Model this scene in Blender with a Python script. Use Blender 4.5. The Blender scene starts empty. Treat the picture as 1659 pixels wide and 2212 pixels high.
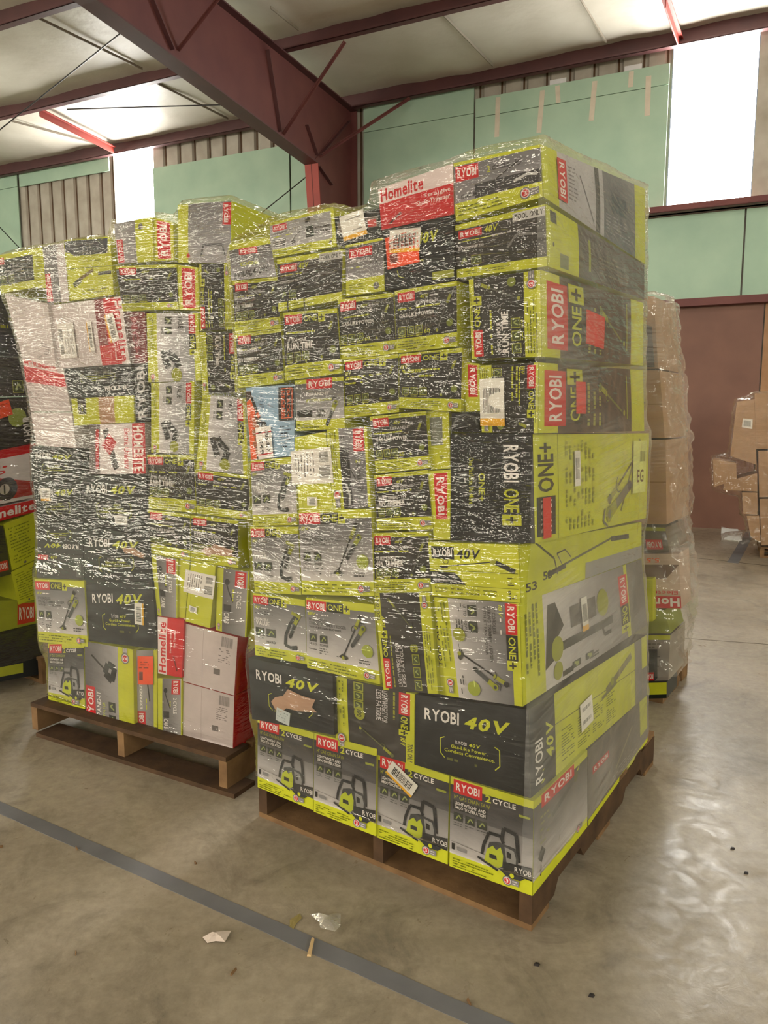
import bpy, bmesh, math, random
import numpy as np
from mathutils import Vector
from mathutils.geometry import tessellate_polygon
random.seed(7); np.random.seed(7)
S = bpy.context.scene
COL = S.collection

# ------------------------------------------------------------------ camera, light, exposure
CH = 1.4                                   # camera height (m)
FPX = 1600.0; CX, CY, HY = 829.5, 1106.0, 900.0
PITCH = math.atan((CY-HY)/FPX)
cam_d = bpy.data.cameras.new('camera'); cam = bpy.data.objects.new('camera', cam_d); COL.objects.link(cam)
cam.location = (0, 0, CH); cam.rotation_euler = (math.pi/2-PITCH, 0, 0)
cam_d.sensor_fit = 'VERTICAL'; cam_d.sensor_height = 24.0; cam_d.lens = FPX/2212*24.0
cam_d.clip_start = 0.05; cam_d.clip_end = 200
S.camera = cam
S.view_settings.view_transform = 'Standard'; S.view_settings.look = 'None'
S.view_settings.gamma = 1.0; S.view_settings.use_curve_mapping = False
S.view_settings.exposure = -1.56
WIN_FAR, ADDED_PANE, ADDED_LENS = 125.0, 86.0, 8.0
ADDED_LAMPS = [(-7.0, 4.3, 190), (-1.2, 4.6, 200), (5.0, 4.6, 200), (-4.5, -6.0, 20), (2.5, -6.0, 20), (8.0, -3.0, 40), (-12.0, 4.0, 140), (-2.0, -10.0, 30), (6.0, -10.0, 30)]  # unseen lamps added to light the room
w = bpy.data.worlds.new('daylight'); S.world = w; w.use_nodes = True
w.node_tree.nodes['Background'].inputs[0].default_value = (.8, .9, 1, 1); w.node_tree.nodes['Background'].inputs[1].default_value = 1.0

# ------------------------------------------------------------------ frames: real planes in the place
def ray(u, v):
    x = (u-CX)/FPX; y = -(v-CY)/FPX
    return Vector((x, math.cos(PITCH)+y*math.sin(PITCH), -math.sin(PITCH)+y*math.cos(PITCH)))
CAM = Vector((0, 0, CH))
def hit(u, v, P, N):
    d = ray(u, v); return CAM + d*((P-CAM).dot(N)/d.dot(N))
def floor_pt(u, v, z=0.0): return hit(u, v, Vector((0, 0, z)), Vector((0, 0, 1)))
class Frame:
    """vertical plane: O a floor point, X horizontal to the right, N horizontal towards the viewer"""
    def __init__(s, O, X):
        s.O = Vector((O[0], O[1], 0)); s.X = Vector((X[0], X[1], 0)).normalized(); s.N = Vector((s.X.y, -s.X.x, 0))
    def px(s, u, v, off=0): return hit(u, v, s.O+s.N*off, s.N)
    def at(s, x, z, off=0): return s.O + s.X*x + s.N*off + Vector((0, 0, z))
FF = Frame((.3956, 1.8177), (.819, -.573))       # front face of the large load
FR = Frame((.3956, 1.8177), (.564, .825))        # its right face
_a = floor_pt(503, 1621, .14); _b = floor_pt(107, 1512, .14)
FL = Frame(_a, (_a-_b))                          # front face of the load left of it
FLL = Frame(floor_pt(95, 1470), (.564, .825))    # load at the left edge
F3 = Frame(floor_pt(1436, 1528), (.819, -.573))  # load behind on the right
FB = Frame(floor_pt(1646, 1205), (.909, -.4155)) # load of brown cartons by the wall
FW = Frame(Vector((.4155, .909, 0)).normalized()*10.2, (.909, -.4155))   # long wall
WX, WN = FW.X, -FW.N                             # WN points away from the viewer
def wp(t, n, z): return WX*t + WN*n + Vector((0, 0, z))

# ------------------------------------------------------------------ materials
def lin(c):
    return tuple(((x/255)/12.92 if x/255 <= .04045 else ((x/255+.055)/1.055)**2.4) for x in c)+(1,)
def mat(name, c, rough=.6, spec=.4, noise=None, bump=None, metal=0):
    """noise=(scale, colour2, contrast) ; bump=(scale, strength, dist)"""
    m = bpy.data.materials.new(name); m.use_nodes = True; nt = m.node_tree; b = nt.nodes['Principled BSDF']
    b.inputs['Base Color'].default_value = lin(c); b.inputs['Roughness'].default_value = rough
    b.inputs['Specular IOR Level'].default_value = spec; b.inputs['Metallic'].default_value = metal
    tc = nt.nodes.new('ShaderNodeTexCoord')
    sc, c2, k = noise or (9, tuple(max(0, x-14) for x in c), .5)
    n = nt.nodes.new('ShaderNodeTexNoise'); n.inputs['Scale'].default_value = sc; n.inputs['Detail'].default_value = 6
    nt.links.new(tc.outputs['Object'], n.inputs['Vector'])
    r = nt.nodes.new('ShaderNodeValToRGB'); r.color_ramp.elements[0].position = .5-k*.4; r.color_ramp.elements[1].position = .5+k*.4
    r.color_ramp.elements[0].color = lin(c); r.color_ramp.elements[1].color = lin(c2)
    nt.links.new(n.outputs['Fac'], r.inputs['Fac']); nt.links.new(r.outputs['Color'], b.inputs['Base Color'])
    if bump:
        n2 = nt.nodes.new('ShaderNodeTexNoise'); n2.inputs['Scale'].default_value = bump[0]; n2.inputs['Detail'].default_value = 5
        nt.links.new(tc.outputs['Object'], n2.inputs['Vector'])
        bp = nt.nodes.new('ShaderNodeBump'); bp.inputs['Strength'].default_value = bump[1]; bp.inputs['Distance'].default_value = bump[2]
        nt.links.new(n2.outputs['Fac'], bp.inputs['Height']); nt.links.new(bp.outputs['Normal'], b.inputs['Normal'])
    return m
def mat_print():
    m = bpy.data.materials.new('printed_carton'); m.use_nodes = True; nt = m.node_tree; b = nt.nodes['Principled BSDF']
    at = nt.nodes.new('ShaderNodeAttribute'); at.attribute_name = 'Print'
    tc = nt.nodes.new('ShaderNodeTexCoord'); n = nt.nodes.new('ShaderNodeTexNoise'); n.inputs['Scale'].default_value = 14; n.inputs['Detail'].default_value = 8
    nt.links.new(tc.outputs['Object'], n.inputs['Vector'])
    r = nt.nodes.new('ShaderNodeValToRGB'); r.color_ramp.elements[0].position = .25; r.color_ramp.elements[1].position = .75
    r.color_ramp.elements[0].color = (.82, .82, .82, 1); r.color_ramp.elements[1].color = (1, 1, 1, 1)
    nt.links.new(n.outputs['Fac'], r.inputs['Fac'])
    mx = nt.nodes.new('ShaderNodeMix'); mx.data_type = 'RGBA'; mx.blend_type = 'MULTIPLY'; mx.inputs['Factor'].default_value = 1
    nt.links.new(at.outputs['Color'], mx.inputs['A']); nt.links.new(r.outputs['Color'], mx.inputs['B'])
    nt.links.new(mx.outputs['Result'], b.inputs['Base Color'])
    b.inputs['Roughness'].default_value = .5; b.inputs['Specular IOR Level'].default_value = .2
    bp = nt.nodes.new('ShaderNodeBump'); bp.inputs['Strength'].default_value = .15; bp.inputs['Distance'].default_value = .004
    n3 = nt.nodes.new('ShaderNodeTexNoise'); n3.inputs['Scale'].default_value = 12
    nt.links.new(tc.outputs['Object'], n3.inputs['Vector']); nt.links.new(n3.outputs['Fac'], bp.inputs['Height']); nt.links.new(bp.outputs['Normal'], b.inputs['Normal'])
    return m
def mat_film(name, haze, gloss, crumple, seed=0):
    m = bpy.data.materials.new(name); m.use_nodes = True; nt = m.node_tree; nt.nodes.clear(); L = nt.links; N = nt.nodes.new
    out = N('ShaderNodeOutputMaterial'); uv = N('ShaderNodeUVMap'); uv.uv_map = 'UVMap'
    def noise(scale, rot, detail=3, rough=.55, warp=0):
        mp = N('ShaderNodeMapping'); mp.inputs['Scale'].default_value = (scale[0], scale[1], 1); mp.inputs['Rotation'].default_value = (0, 0, 0)
        mr = N('ShaderNodeMapping'); mr.inputs['Rotation'].default_value = (0, 0, rot); mr.inputs['Location'].default_value = (seed, seed*1.7, 0)
        L.new(uv.outputs[0], mr.inputs['Vector']); L.new(mr.outputs[0], mp.inputs['Vector'])
        n = N('ShaderNodeTexNoise'); n.inputs['Scale'].default_value = 1; n.inputs['Detail'].default_value = detail; n.inputs['Roughness'].default_value = rough; n.inputs['Distortion'].default_value = warp
        L.new(mp.outputs[0], n.inputs['Vector']); return n.outputs['Fac']
    def math_(op, a, b=None):
        q = N('ShaderNodeMath'); q.operation = op
        for i, x in enumerate((a, b)):
            if x is None: continue
            if isinstance(x, (int, float)): q.inputs[i].default_value = x
            else: L.new(x, q.inputs[i])
        return q.outputs[0]
    def ridge(x, p=3):                       # thin sharp creases
        return math_('POWER', math_('SUBTRACT', 1.0, math_('ABSOLUTE', math_('MULTIPLY', math_('SUBTRACT', x, .5), 4))), p)
    def clampramp(x, lo, hi):
        r = N('ShaderNodeMapRange'); r.inputs['From Min'].default_value = lo; r.inputs['From Max'].default_value = hi; L.new(x, r.inputs['Value']); return r.outputs[0]
    h1 = noise((1.9, 32), .07, 2, .5); h2 = noise((3.4, 56), -.13, 2, .5, warp=.4); h3 = noise((11, 26), .35, 3, warp=.8); h4 = noise((1.8, 30), .42, 2)
    patch = clampramp(noise((2.2, 3.2), .3, 2), .42, .62); patch2 = clampramp(noise((2.6, 2.2), -.5, 2), .46, .60)
    h = math_('ADD', math_('MULTIPLY', ridge(h1, 2), 1.1), math_('MULTIPLY', ridge(h2, 2), math_('ADD', math_('MULTIPLY', patch, .7), .25)))
    h = math_('ADD', h, math_('MULTIPLY', ridge(h3, 1.5), math_('MULTIPLY', patch2, .8)))
    h = math_('ADD', h, math_('MULTIPLY', ridge(h4, 2), .6))
    sx = N('ShaderNodeSeparateXYZ'); L.new(uv.outputs[0], sx.inputs[0]); tight = N('ShaderNodeMapRange'); L.new(sx.outputs[1], tight.inputs['Value'])
    for k_, v_ in (('From Min', .70), ('From Max', 1.45), ('To Min', .14), ('To Max', 1.0)): tight.inputs[k_].default_value = v_
    mask = clampramp(noise((3.2, 6.5), .2, 3), .46, .60); h = math_('MULTIPLY', h, math_('ADD', math_('MULTIPLY', mask, .55), .45))   # crinkled in patches, smooth between
    h = math_('MULTIPLY', h, tight.outputs[0])                # the lower turns are pulled tight
    bp = N('ShaderNodeBump'); bp.inputs['Strength'].default_value = 1.0; bp.inputs['Distance'].default_value = crumple
    L.new(h, bp.inputs['Height'])
    tr = N('ShaderNodeBsdfTransparent'); tr.inputs[0].default_value = (.97, .965, .95, 1)
    gl = N('ShaderNodeBsdfGlossy'); gl.inputs['Roughness'].default_value = .035; gl.inputs['Color'].default_value = (1, .98, .94, 1); L.new(bp.outputs[0], gl.inputs['Normal'])
    fr = N('ShaderNodeFresnel'); fr.inputs[0].default_value = 1.5; L.new(bp.outputs[0], fr.inputs['Normal'])
    fac = math_('MINIMUM', math_('ADD', math_('MULTIPLY', fr.outputs[0], gloss), .004), .45)
    m1 = N('ShaderNodeMixShader'); L.new(fac, m1.inputs[0]); L.new(tr.outputs[0], m1.inputs[1]); L.new(gl.outputs[0], m1.inputs[2])
    df = N('ShaderNodeBsdfDiffuse'); df.inputs[0].default_value = (.86, .84, .80, 1); L.new(bp.outputs[0], df.inputs['Normal'])
    tl = N('ShaderNodeBsdfTranslucent'); tl.inputs[0].default_value = (.86, .84, .80, 1)
    md = N('ShaderNodeMixShader'); md.inputs[0].default_value = .35; L.new(df.outputs[0], md.inputs[1]); L.new(tl.outputs[0], md.inputs[2])
    hz = math_('ADD', haze*.45, math_('MULTIPLY', math_('MULTIPLY', patch, ridge(h2, 2)), haze*.9))
    m2 = N('ShaderNodeMixShader'); L.new(math_('MINIMUM', math_('MAXIMUM', hz, 0.0), .7), m2.inputs[0]); L.new(m1.outputs[0], m2.inputs[1]); L.new(md.outputs[0], m2.inputs[2])
    L.new(m2.outputs[0], out.inputs[0]); return m
def mat_emit(name, c, s):
    m = bpy.data.materials.new(name); m.use_nodes = True; nt = m.node_tree; nt.nodes.clear()
    e = nt.nodes.new('ShaderNodeEmission'); e.inputs[0].default_value = lin(c); e.inputs[1].default_value = s
    o = nt.nodes.new('ShaderNodeOutputMaterial'); nt.links.new(e.outputs[0], o.inputs[0]); return m
def mat_floor():
    m = bpy.data.materials.new('concrete'); m.use_nodes = True; nt = m.node_tree; b = nt.nodes['Principled BSDF']; L = nt.links; N = nt.nodes.new
    tc = N('ShaderNodeTexCoord')
    def nz(s, d=8, r=.6, w=0):
        n = N('ShaderNodeTexNoise'); n.inputs['Scale'].default_value = s; n.inputs['Detail'].default_value = d; n.inputs['Roughness'].default_value = r; n.inputs['Distortion'].default_value = w
        L.new(tc.outputs['Object'], n.inputs['Vector']); return n.outputs['Fac']
    def ramp(x, p):
        r = N('ShaderNodeValToRGB'); els = r.color_ramp.elements
        els[0].position, els[0].color = p[0][0], lin(p[0][1]); els[1].position, els[1].color = p[-1][0], lin(p[-1][1])
        for q in p[1:-1]: e = els.new(q[0]); e.color = lin(q[1])
        L.new(x, r.inputs[0]); return r.outputs[0]
    base = ramp(nz(1.3, 10, .65, .5), [(.3, (134, 124, 108)), (.5, (160, 148, 130)), (.7, (174, 163, 145))])
    fine = ramp(nz(28, 6, .7), [(.3, (205, 205, 205)), (.7, (255, 255, 255))])
    stain = ramp(nz(3.1, 6, .7, 1.5), [(.30, (128, 126, 120)), (.48, (255, 255, 255))])
    m1 = N('ShaderNodeMix'); m1.data_type = 'RGBA'; m1.blend_type = 'MULTIPLY'; m1.inputs['Factor'].default_value = .8; L.new(base, m1.inputs['A']); L.new(fine, m1.inputs['B'])
    m2 = N('ShaderNodeMix'); m2.data_type = 'RGBA'; m2.blend_type = 'MULTIPLY'; m2.inputs['Factor'].default_value = .45; L.new(m1.outputs['Result'], m2.inputs['A']); L.new(stain, m2.inputs['B'])
    L.new(m2.outputs['Result'], b.inputs['Base Color'])
    rr = N('ShaderNodeMapRange'); rr.inputs['From Min'].default_value = .3; rr.inputs['From Max'].default_value = .7; rr.inputs['To Min'].default_value = .24; rr.inputs['To Max'].default_value = .55
    L.new(nz(9, 8, .7, 1.0), rr.inputs[0]); L.new(rr.outputs[0], b.inputs['Roughness'])
    b.inputs['Specular IOR Level'].default_value = .5
    bp = N('ShaderNodeBump'); bp.inputs['Strength'].default_value = .25; bp.inputs['Distance'].default_value = .006; L.new(nz(16, 6, .6, .6), bp.inputs['Height']); L.new(bp.outputs[0], b.inputs['Normal'])
    return m
M = dict(
    prt=mat_print(), floor=mat_floor(),
    film=mat_film('stretch_film', .010, 1.5, .0074), hazy=mat_film('hazy_stretch_film', .20, .9, .0022, 3.1),
    green=mat('green_board', (168, 192, 172), .7, .2, (2.5, (152, 178, 160), .6)),
    steel=mat('red_oxide_steel', (106, 62, 58), .55, .35, (3, (92, 50, 50), .6)),
    steel_lit=mat('lit_red_steel', (150, 58, 48), .55, .35, (3, (128, 50, 44), .6)),  # red steel with window light put into its colour
    purlin=mat('dark_red_purlin', (92, 56, 56), .5, .4, (3, (76, 48, 50), .6)),
    white=mat('white_insulation_facing', (208, 203, 190), .5, .35, (1.2, (188, 181, 166), .5), (5, .5, .02)),
    seam=mat('seam_tape', (150, 142, 128), .6, .3),
    metal=mat('galvanised_sheet', (176, 170, 160), .45, .5, (4, (150, 142, 130), .6)),
    rib_strip=mat('brown_rib_strip', (92, 72, 56), .8, .2), gap=mat('dark_gap', (30, 32, 30), .9, .1),
    brown=mat('brown_panel', (124, 88, 74), .5, .35, (2, (104, 72, 62), .6)), ply=mat('tan_plywood', (160, 122, 92), .6, .3),
    wood=mat('pallet_wood', (134, 104, 72), .8, .2, (12, (96, 72, 50), .6), (40, .4, .003)),
    wood_d=mat('shaded_pallet_wood', (88, 66, 47), .85, .2, (12, (60, 45, 34), .6), (40, .4, .003)),  # darkened so the wood colour carries the shade under the loads
    tape=mat('grey_floor_tape', (118, 118, 122), .6, .3, (6, (98, 98, 102), .6)), joint=mat('floor_joint', (92, 84, 74), .8, .1),
    kraft=mat('kraft_cardboard', (168, 132, 98), .7, .25, (5, (146, 112, 82), .6)),
    foam=mat('white_foam', (226, 226, 228), .6, .3), paper=mat('torn_paper', (205, 190, 180), .7, .2),
    black=mat('black_plastic', (26, 26, 28), .35, .5), tie=mat('black_strap', (18, 18, 20), .5, .4),
    rod=mat('dark_steel_rod', (40, 34, 34), .5, .4), beige=mat('strip_tape', (206, 196, 180), .5, .3),
    pane=mat_emit('daylight_panel', (255, 252, 246), WIN_FAR), added_pane=mat_emit('added_glow_panel', (255, 246, 228), ADDED_PANE), lamp=mat_emit('added_lamp_lens', (255, 244, 226), ADDED_LENS),
    lampb=mat('added_lamp_housing', (90, 90, 92), .4, .5, metal=.6))

# ------------------------------------------------------------------ objects
def prop(o, label=None, cat=None, group=None, kind=None):
    for k, v in (('label', label), ('category', cat), ('group', group), ('kind', kind)):
        if v: o[k] = v
    return o
def empty(name, loc, label, cat, group=None):
    o = bpy.data.objects.new(name, None); o.empty_display_size = .1; o.location = loc; COL.objects.link(o); return prop(o, label, cat, group)
def link(name, me, m, parent=None):
    for x in (m if isinstance(m, (list, tuple)) else [m]): me.materials.append(x)
    o = bpy.data.objects.new(name, me); COL.objects.link(o)
    if parent:
        o.parent = parent; o.matrix_parent_inverse.translation = -parent.location
    return o
class MB:
    def __init__(s): s.v = []; s.f = []; s.mi = []; s.smooth = False
    def quad(s, a, b, c, d, mi=0):
        i = len(s.v); s.v += [tuple(a), tuple(b), tuple(c), tuple(d)]; s.f.append((i, i+1, i+2, i+3)); s.mi.append(mi)
    def poly(s, pts, mi=0):
        i = len(s.v); s.v += [tuple(p) for p in pts]; s.f.append(tuple(range(i, i+len(pts)))); s.mi.append(mi)
    def hexa(s, b, t, mi=0):
        n = len(b); i = len(s.v); s.v += [tuple(p) for p in b]+[tuple(p) for p in t]
        s.f.append(tuple(i+k for k in reversed(range(n)))); s.f.append(tuple(i+n+k for k in range(n)))
        for k in range(n): s.f.append((i+k, i+(k+1) % n, i+n+(k+1) % n, i+n+k))
        s.mi += [mi]*(n+2)
    def box(s, O, ax, ay, az, mi=0):
        O = Vector(O); s.hexa([O, O+ax, O+ax+ay, O+ay], [O+az, O+ax+az, O+ax+ay+az, O+ay+az], mi)
    def tube(s, p, q, r, n=8, mi=0):
        p = Vector(p); q = Vector(q); d = (q-p).normalized(); a = d.orthogonal().normalized(); b = d.cross(a)
        c = [(a*math.cos(2*math.pi*k/n)+b*math.sin(2*math.pi*k/n))*r for k in range(n)]
        s.hexa([p+x for x in c], [q+x for x in c], mi)
    def bar(s, p, q, w, h, up=Vector((0, 0, 1)), mi=0):
        p = Vector(p); q = Vector(q); d = (q-p); sd = d.cross(up).normalized(); u2 = sd.cross(d).normalized()
        s.box(p-sd*w/2-u2*h/2, sd*w, u2*h, d, mi)
    def build(s, name, m, parent=None, fix=True):
        me = bpy.data.meshes.new(name); me.from_pydata(s.v, [], s.f)
        me.polygons.foreach_set('material_index', s.mi)
        if fix:
            bm = bmesh.new(); bm.from_mesh(me); bmesh.ops.recalc_face_normals(bm, faces=bm.faces); bm.to_mesh(me); bm.free()
        if s.smooth: me.polygons.foreach_set('use_smooth', [True]*len(me.polygons))
        me.update(); return link(name, me, m, parent)
def vn(x, y, seed=0):                       # value noise, numpy arrays
    rng = np.random.RandomState(seed); T = rng.rand(256, 256)
    xi = np.floor(x).astype(int); yi = np.floor(y).astype(int); fx = x-xi; fy = y-yi; fx = fx*fx*(3-2*fx); fy = fy*fy*(3-2*fy)
    g = lambda a, b: T[a & 255, b & 255]
    return (g(xi, yi)*(1-fx)+g(xi+1, yi)*fx)*(1-fy)+(g(xi, yi+1)*(1-fx)+g(xi+1, yi+1)*fx)*fy - .5

# ================================================================== SETTING
def struct(o): o['kind'] = 'structure'; return o
# floor with joints
b = MB(); b.quad((-22, -14, 0), (18, -14, 0), (18, 20, 0), (-22, 20, 0)); struct(b.build('floor', M['floor'], fix=False))
b = MB()
def strip(mb, p, q, w_, z, mi=0):
    p = Vector(p); q = Vector(q); d = (q-p).normalized(); s_ = d.cross(Vector((0, 0, 1)))*w_/2; z = Vector((0, 0, z))
    mb.hexa([p-s_, q-s_, q+s_, p+s_], [p-s_+z, q-s_+z, q+s_+z, p+s_+z], mi)
j1 = floor_pt(1500, 1205); j2 = floor_pt(1659, 1222)
strip(b, j1-(j2-j1)*4, j2+(j2-j1)*4, .018, .0012); j1 = floor_pt(1440, 1376); j2 = floor_pt(1659, 1392)
strip(b, j1-(j2-j1)*1, j2+(j2-j1)*3, .008, .001); struct(b.build('trim_1', M['joint']))
# long wall: corrugated sheet, boards, girts
Z = Vector((0, 0, 1))
def rib_sheet(mb, t0, t1, z0, z1, mi=0, off=0.0):
    t = t0
    while t < t1-.01:
        e = min(t+.30, t1); k = (e-t)/.30
        prof = [(t, 0), (t+.20*k, 0), (t+.225*k, .035), (t+.275*k, .035), (e, 0)]
        for (a, da), (c, dc) in zip(prof[:-1], prof[1:]):
            mb.quad(FW.at(a, z0, off-da), FW.at(c, z0, off-dc), FW.at(c, z1, off-dc), FW.at(a, z1, off-da), mi)
        if z1 > 4.5:
            mb.quad(FW.at(t+.225*k, z0, off+.002-.03), FW.at(t+.25*k, z0, off+.002-.03), FW.at(t+.25*k, z1, off+.002-.03), FW.at(t+.225*k, z1, off+.002-.03), 1)  # narrow brown strip in one half of each rib recess
        t = e
b = MB()
rib_sheet(b, -16, -9.75, 3.9, 6.1); rib_sheet(b, -8.88, -.81, 3.9, 6.1); rib_sheet(b, .14, 9, 3.9, 6.1)
rib_sheet(b, -16, 9, 0, 3.9)
struct(b.build('wall_far', [M['metal'], M['rib_strip']], fix=False))
b = MB()
def board(t0, t1, z0, z1, seam=None, mi=0, th=.02):
    g = .008
    segs = [(z0, seam-g/2), (seam+g/2, z1)] if seam else [(z0, z1)]
    for a, c in segs: b.box(FW.at(t0+g, a, .035), WX*(t1-t0-2*g), FW.N*th, Z*(c-a), mi)
board(-4.97, -3.30, 3.95, 5.80, 5.46); board(-3.29, -.83, 3.95, 5.64, 5.40); board(-8.86, -6.21, 3.95, 5.48); board(-6.20, -5.29, 3.95, 5.44)
board(-11.98, -9.80, 5.57, 5.82); board(-14.4, -12.02, 3.95, 5.82, 5.58); board(-16, -14.42, 3.95, 5.82)
for a, c in ((-16, -13), (-13, -10), (-10, -7), (-7, -4), (-4, -1.1+1.19), (.095, 2.5), (2.5, 5), (5, 8)): board(a, c, 2.82, 3.86)
for a, c in ((-16, -11), (-11, -8), (-8, -5)): board(a, c, 0, 2.74)
struct(b.build('wall_board', M['green']))
b = MB()
board(-5, -2.2, 0, 2.74); board(-2.2, .36, 0, 2.74); struct(b.build('wall_panel_brown', M['brown']))
b = MB(); board(.36, 3, 0, 2.74); board(3, 8, 0, 2.74); struct(b.build('wall_panel_tan', M['ply']))
b = MB(); b.box(FW.at(-16, 0, .02), WX*24, FW.N*.01, Z*5.9); struct(b.build('wall_cavity', M['gap'])) if False else None
for t0, t1, n in ((-9.74, -8.89, 1), (-.80, .13, 2)):
    b = MB(); b.box(FW.at(t0, 3.92, -.02), WX*(t1-t0), FW.N*.01, Z*1.95); struct(b.build('window_%d' % n, M['pane']))
# masking tape strips on the boards
for n, (x0, y0, x1, y1, w_) in enumerate(((1076, 210, 1073, 296, 11), (1172, 195, 1164, 287, 11), (1204, 185, 1206, 222, 10), (1285, 175, 1277, 261, 11), (1364, 154, 1362, 188, 10), (1401, 164, 1398, 250, 11))):
    p = FW.px(x0, y0, .058); q = FW.px(x1, y1, .058); b = MB(); b.bar(p, q, w_*.0058, .002, up=FW.N)
    prop(b.build('tape_strip', M['beige']), '%s beige tape strip from the left on the green wall board' % ['first', 'second', 'third, short', 'fourth', 'fifth, short', 'sixth'][n], 'tape', 'tape strips on the green wall board')
for n, (x0, y0, x1, y1) in enumerate(((1186, 167, 1222, 183), (1348, 135, 1386, 152))):
    p = FW.px(x0, y1, .06); q = FW.px(x1, y0, .06); t0 = p.dot(WX); t1 = q.dot(WX)
    b = MB(); b.box(FW.at(t0, 5.63, -.005), WX*(t1-t0), FW.N*.03, Z*.08)
    prop(b.build('foam_block', M['foam']), 'pale foam filler block above the green board, %s' % ['left of the two', 'right of the two, nearer the bright window'][n], 'block', 'foam filler blocks under the eave beam')
def beam_c(mb, t0, t1, n, z0, h, fl=.07, mi=0, th=.01):
    # Z section: web + bottom flange towards the viewer + top flange away
    mb.box(wp(t0, n, z0), WX*(t1-t0), WN*th, Z*h, mi)
    mb.box(wp(t0, n-fl, z0), WX*(t1-t0), WN*fl, Z*th, mi); mb.box(wp(t0, n-fl, z0), WX*(t1-t0), WN*th, Z*.025, mi)
    mb.box(wp(t0, n, z0+h-th), WX*(t1-t0), WN*fl, Z*th, mi)
b = MB(); beam_c(b, -16, 8, 10.06, 3.85, .06, .16); struct(b.build('trim_2', M['steel']))
b = MB(); b.box(wp(-16, 10.0, 3.85), WX*24, WN*.18, Z*.10); struct(b.build('trim_3', M['steel']))
b = MB(); b.box(wp(-16, 10.0, 2.74), WX*24, WN*.18, Z*.09); struct(b.build('trim_4', M['steel']))
# ceiling insulation: sagging sheets between purlins
PN = [10.08, 8.28, 6.47, 4.66, 2.85, 1.0, -.8, -2.6, -4.4, -6.2, -8, -9.8]
b = MB(); b.smooth = True
ts = np.linspace(-16, 9, 150); ns = np.linspace(-11.6, 10.3, 176)
T, Nn = np.meshgrid(ts, ns); ph = ((10.08-Nn) % 1.805)/1.805
Zc = 5.97+.035*np.sin(np.pi*ph)**.7*0 + .05*vn(T*.9, Nn*1.4, 3) + .03*vn(T*3, Nn*2.2, 5)
zc = Zc; W_ = len(ts)
for i in range(len(ns)):
    for j in range(W_):
        b.v.append(tuple(wp(T[i, j], Nn[i, j], zc[i, j])))
for i in range(len(ns)-1):
    for j in range(W_-1):
        a = i*W_+j; b.f.append((a, a+1, a+W_+1, a+W_)); b.mi.append(0)
struct(b.build('ceiling', M['white'], fix=False))
b = MB()
for (x0, y0, x1, y1) in ((90, 42, 290, 140), (340, 180, 480, 250), (962, 36, 1056, 133), (1255, 0, 1305, 83), (40, 265, 190, 305), (590, 20, 640, 60)):
    p = floor_pt(x0, y0, 5.93); q = floor_pt(x1, y1, 5.93); d = q-p; p -= d*.1; q += d*.1
    b.bar(p, q, .012, .03)
struct(b.build('trim_5', M['seam']))
b = MB(); b.quad(wp(-16, -11.6, 6.2), wp(9, -11.6, 6.2), wp(9, 10.3, 6.2), wp(-16, 10.3, 6.2)); struct(b.build('roof_sheet', M['metal']))
# purlins and eave strut
for i, n in enumerate(PN):
    b = MB(); beam_c(b, -16, 9, n, 5.77 if i == 0 else 5.79, .22, .08)
    prop(b.build('eave_strut' if i == 0 else 'roof_purlin', M['purlin']), 'dark red eave beam running along the top of the green wall' if i == 0 else 'dark red roof purlin under the white insulation, %s from the wall' % ['first', 'second', 'third', 'fourth', 'fifth', 'sixth', 'seventh', 'eighth', 'ninth', 'tenth', 'eleventh'][i-1], 'beam', 'roof purlins')['kind'] = 'structure'
# rigid frame: column and rafter
root = empty('steel_frame', wp(-5.17, 9.8, 0), 'dark red tapered steel column and roof rafter behind the tallest load', 'steel frame'); root['kind'] = 'structure'
TW, TE = -5.17, -5.07
def plate(mb, pts, t0, t1): mb.hexa([wp(t0, n, z) for n, z in pts], [wp(t1, n, z) for n, z in pts])
b = MB(); plate(b, [(10.15, 0), (9.5, 0), (8.99, 4.72), (10.15, 5.78)], TW-.006, TW+.006); b.build('column_web', M['steel'], root)
def flange(mb, a, c, th=.016):
    (n0, z0), (n1, z1) = a, c; d = Vector((n1-n0, z1-z0)).normalized(); k = (-d.y*th, d.x*th)
    plate(mb, [(n0, z0), (n1, z1), (n1+k[0], z1+k[1]), (n0+k[0], z0+k[1])], TW-.1, TE)
b = MB(); flange(b, (8.99, 4.72), (9.5, 0)); b.build('inner_flange', M['steel_lit'], root)
b = MB(); flange(b, (10.16, 0), (10.16, 5.78)); b.build('outer_flange', M['steel'], root)
b = MB(); plate(b, [(10.15, 5.78), (8.99, 4.73), (5.2, 4.93), (-3, 5.1), (-3, 5.77)], TW-.006, TW+.006); b.build('rafter_web', M['steel'], root)
b = MB(); flange(b, (5.2, 4.93), (8.99, 4.72)); flange(b, (-3, 5.1), (5.2, 4.93)); b.build('rafter_bottom_flange', M['purlin'], root)
b = MB(); flange(b, (10.17, 5.785), (-3, 5.775)); b.build('rafter_top_flange', M['purlin'], root)
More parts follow.
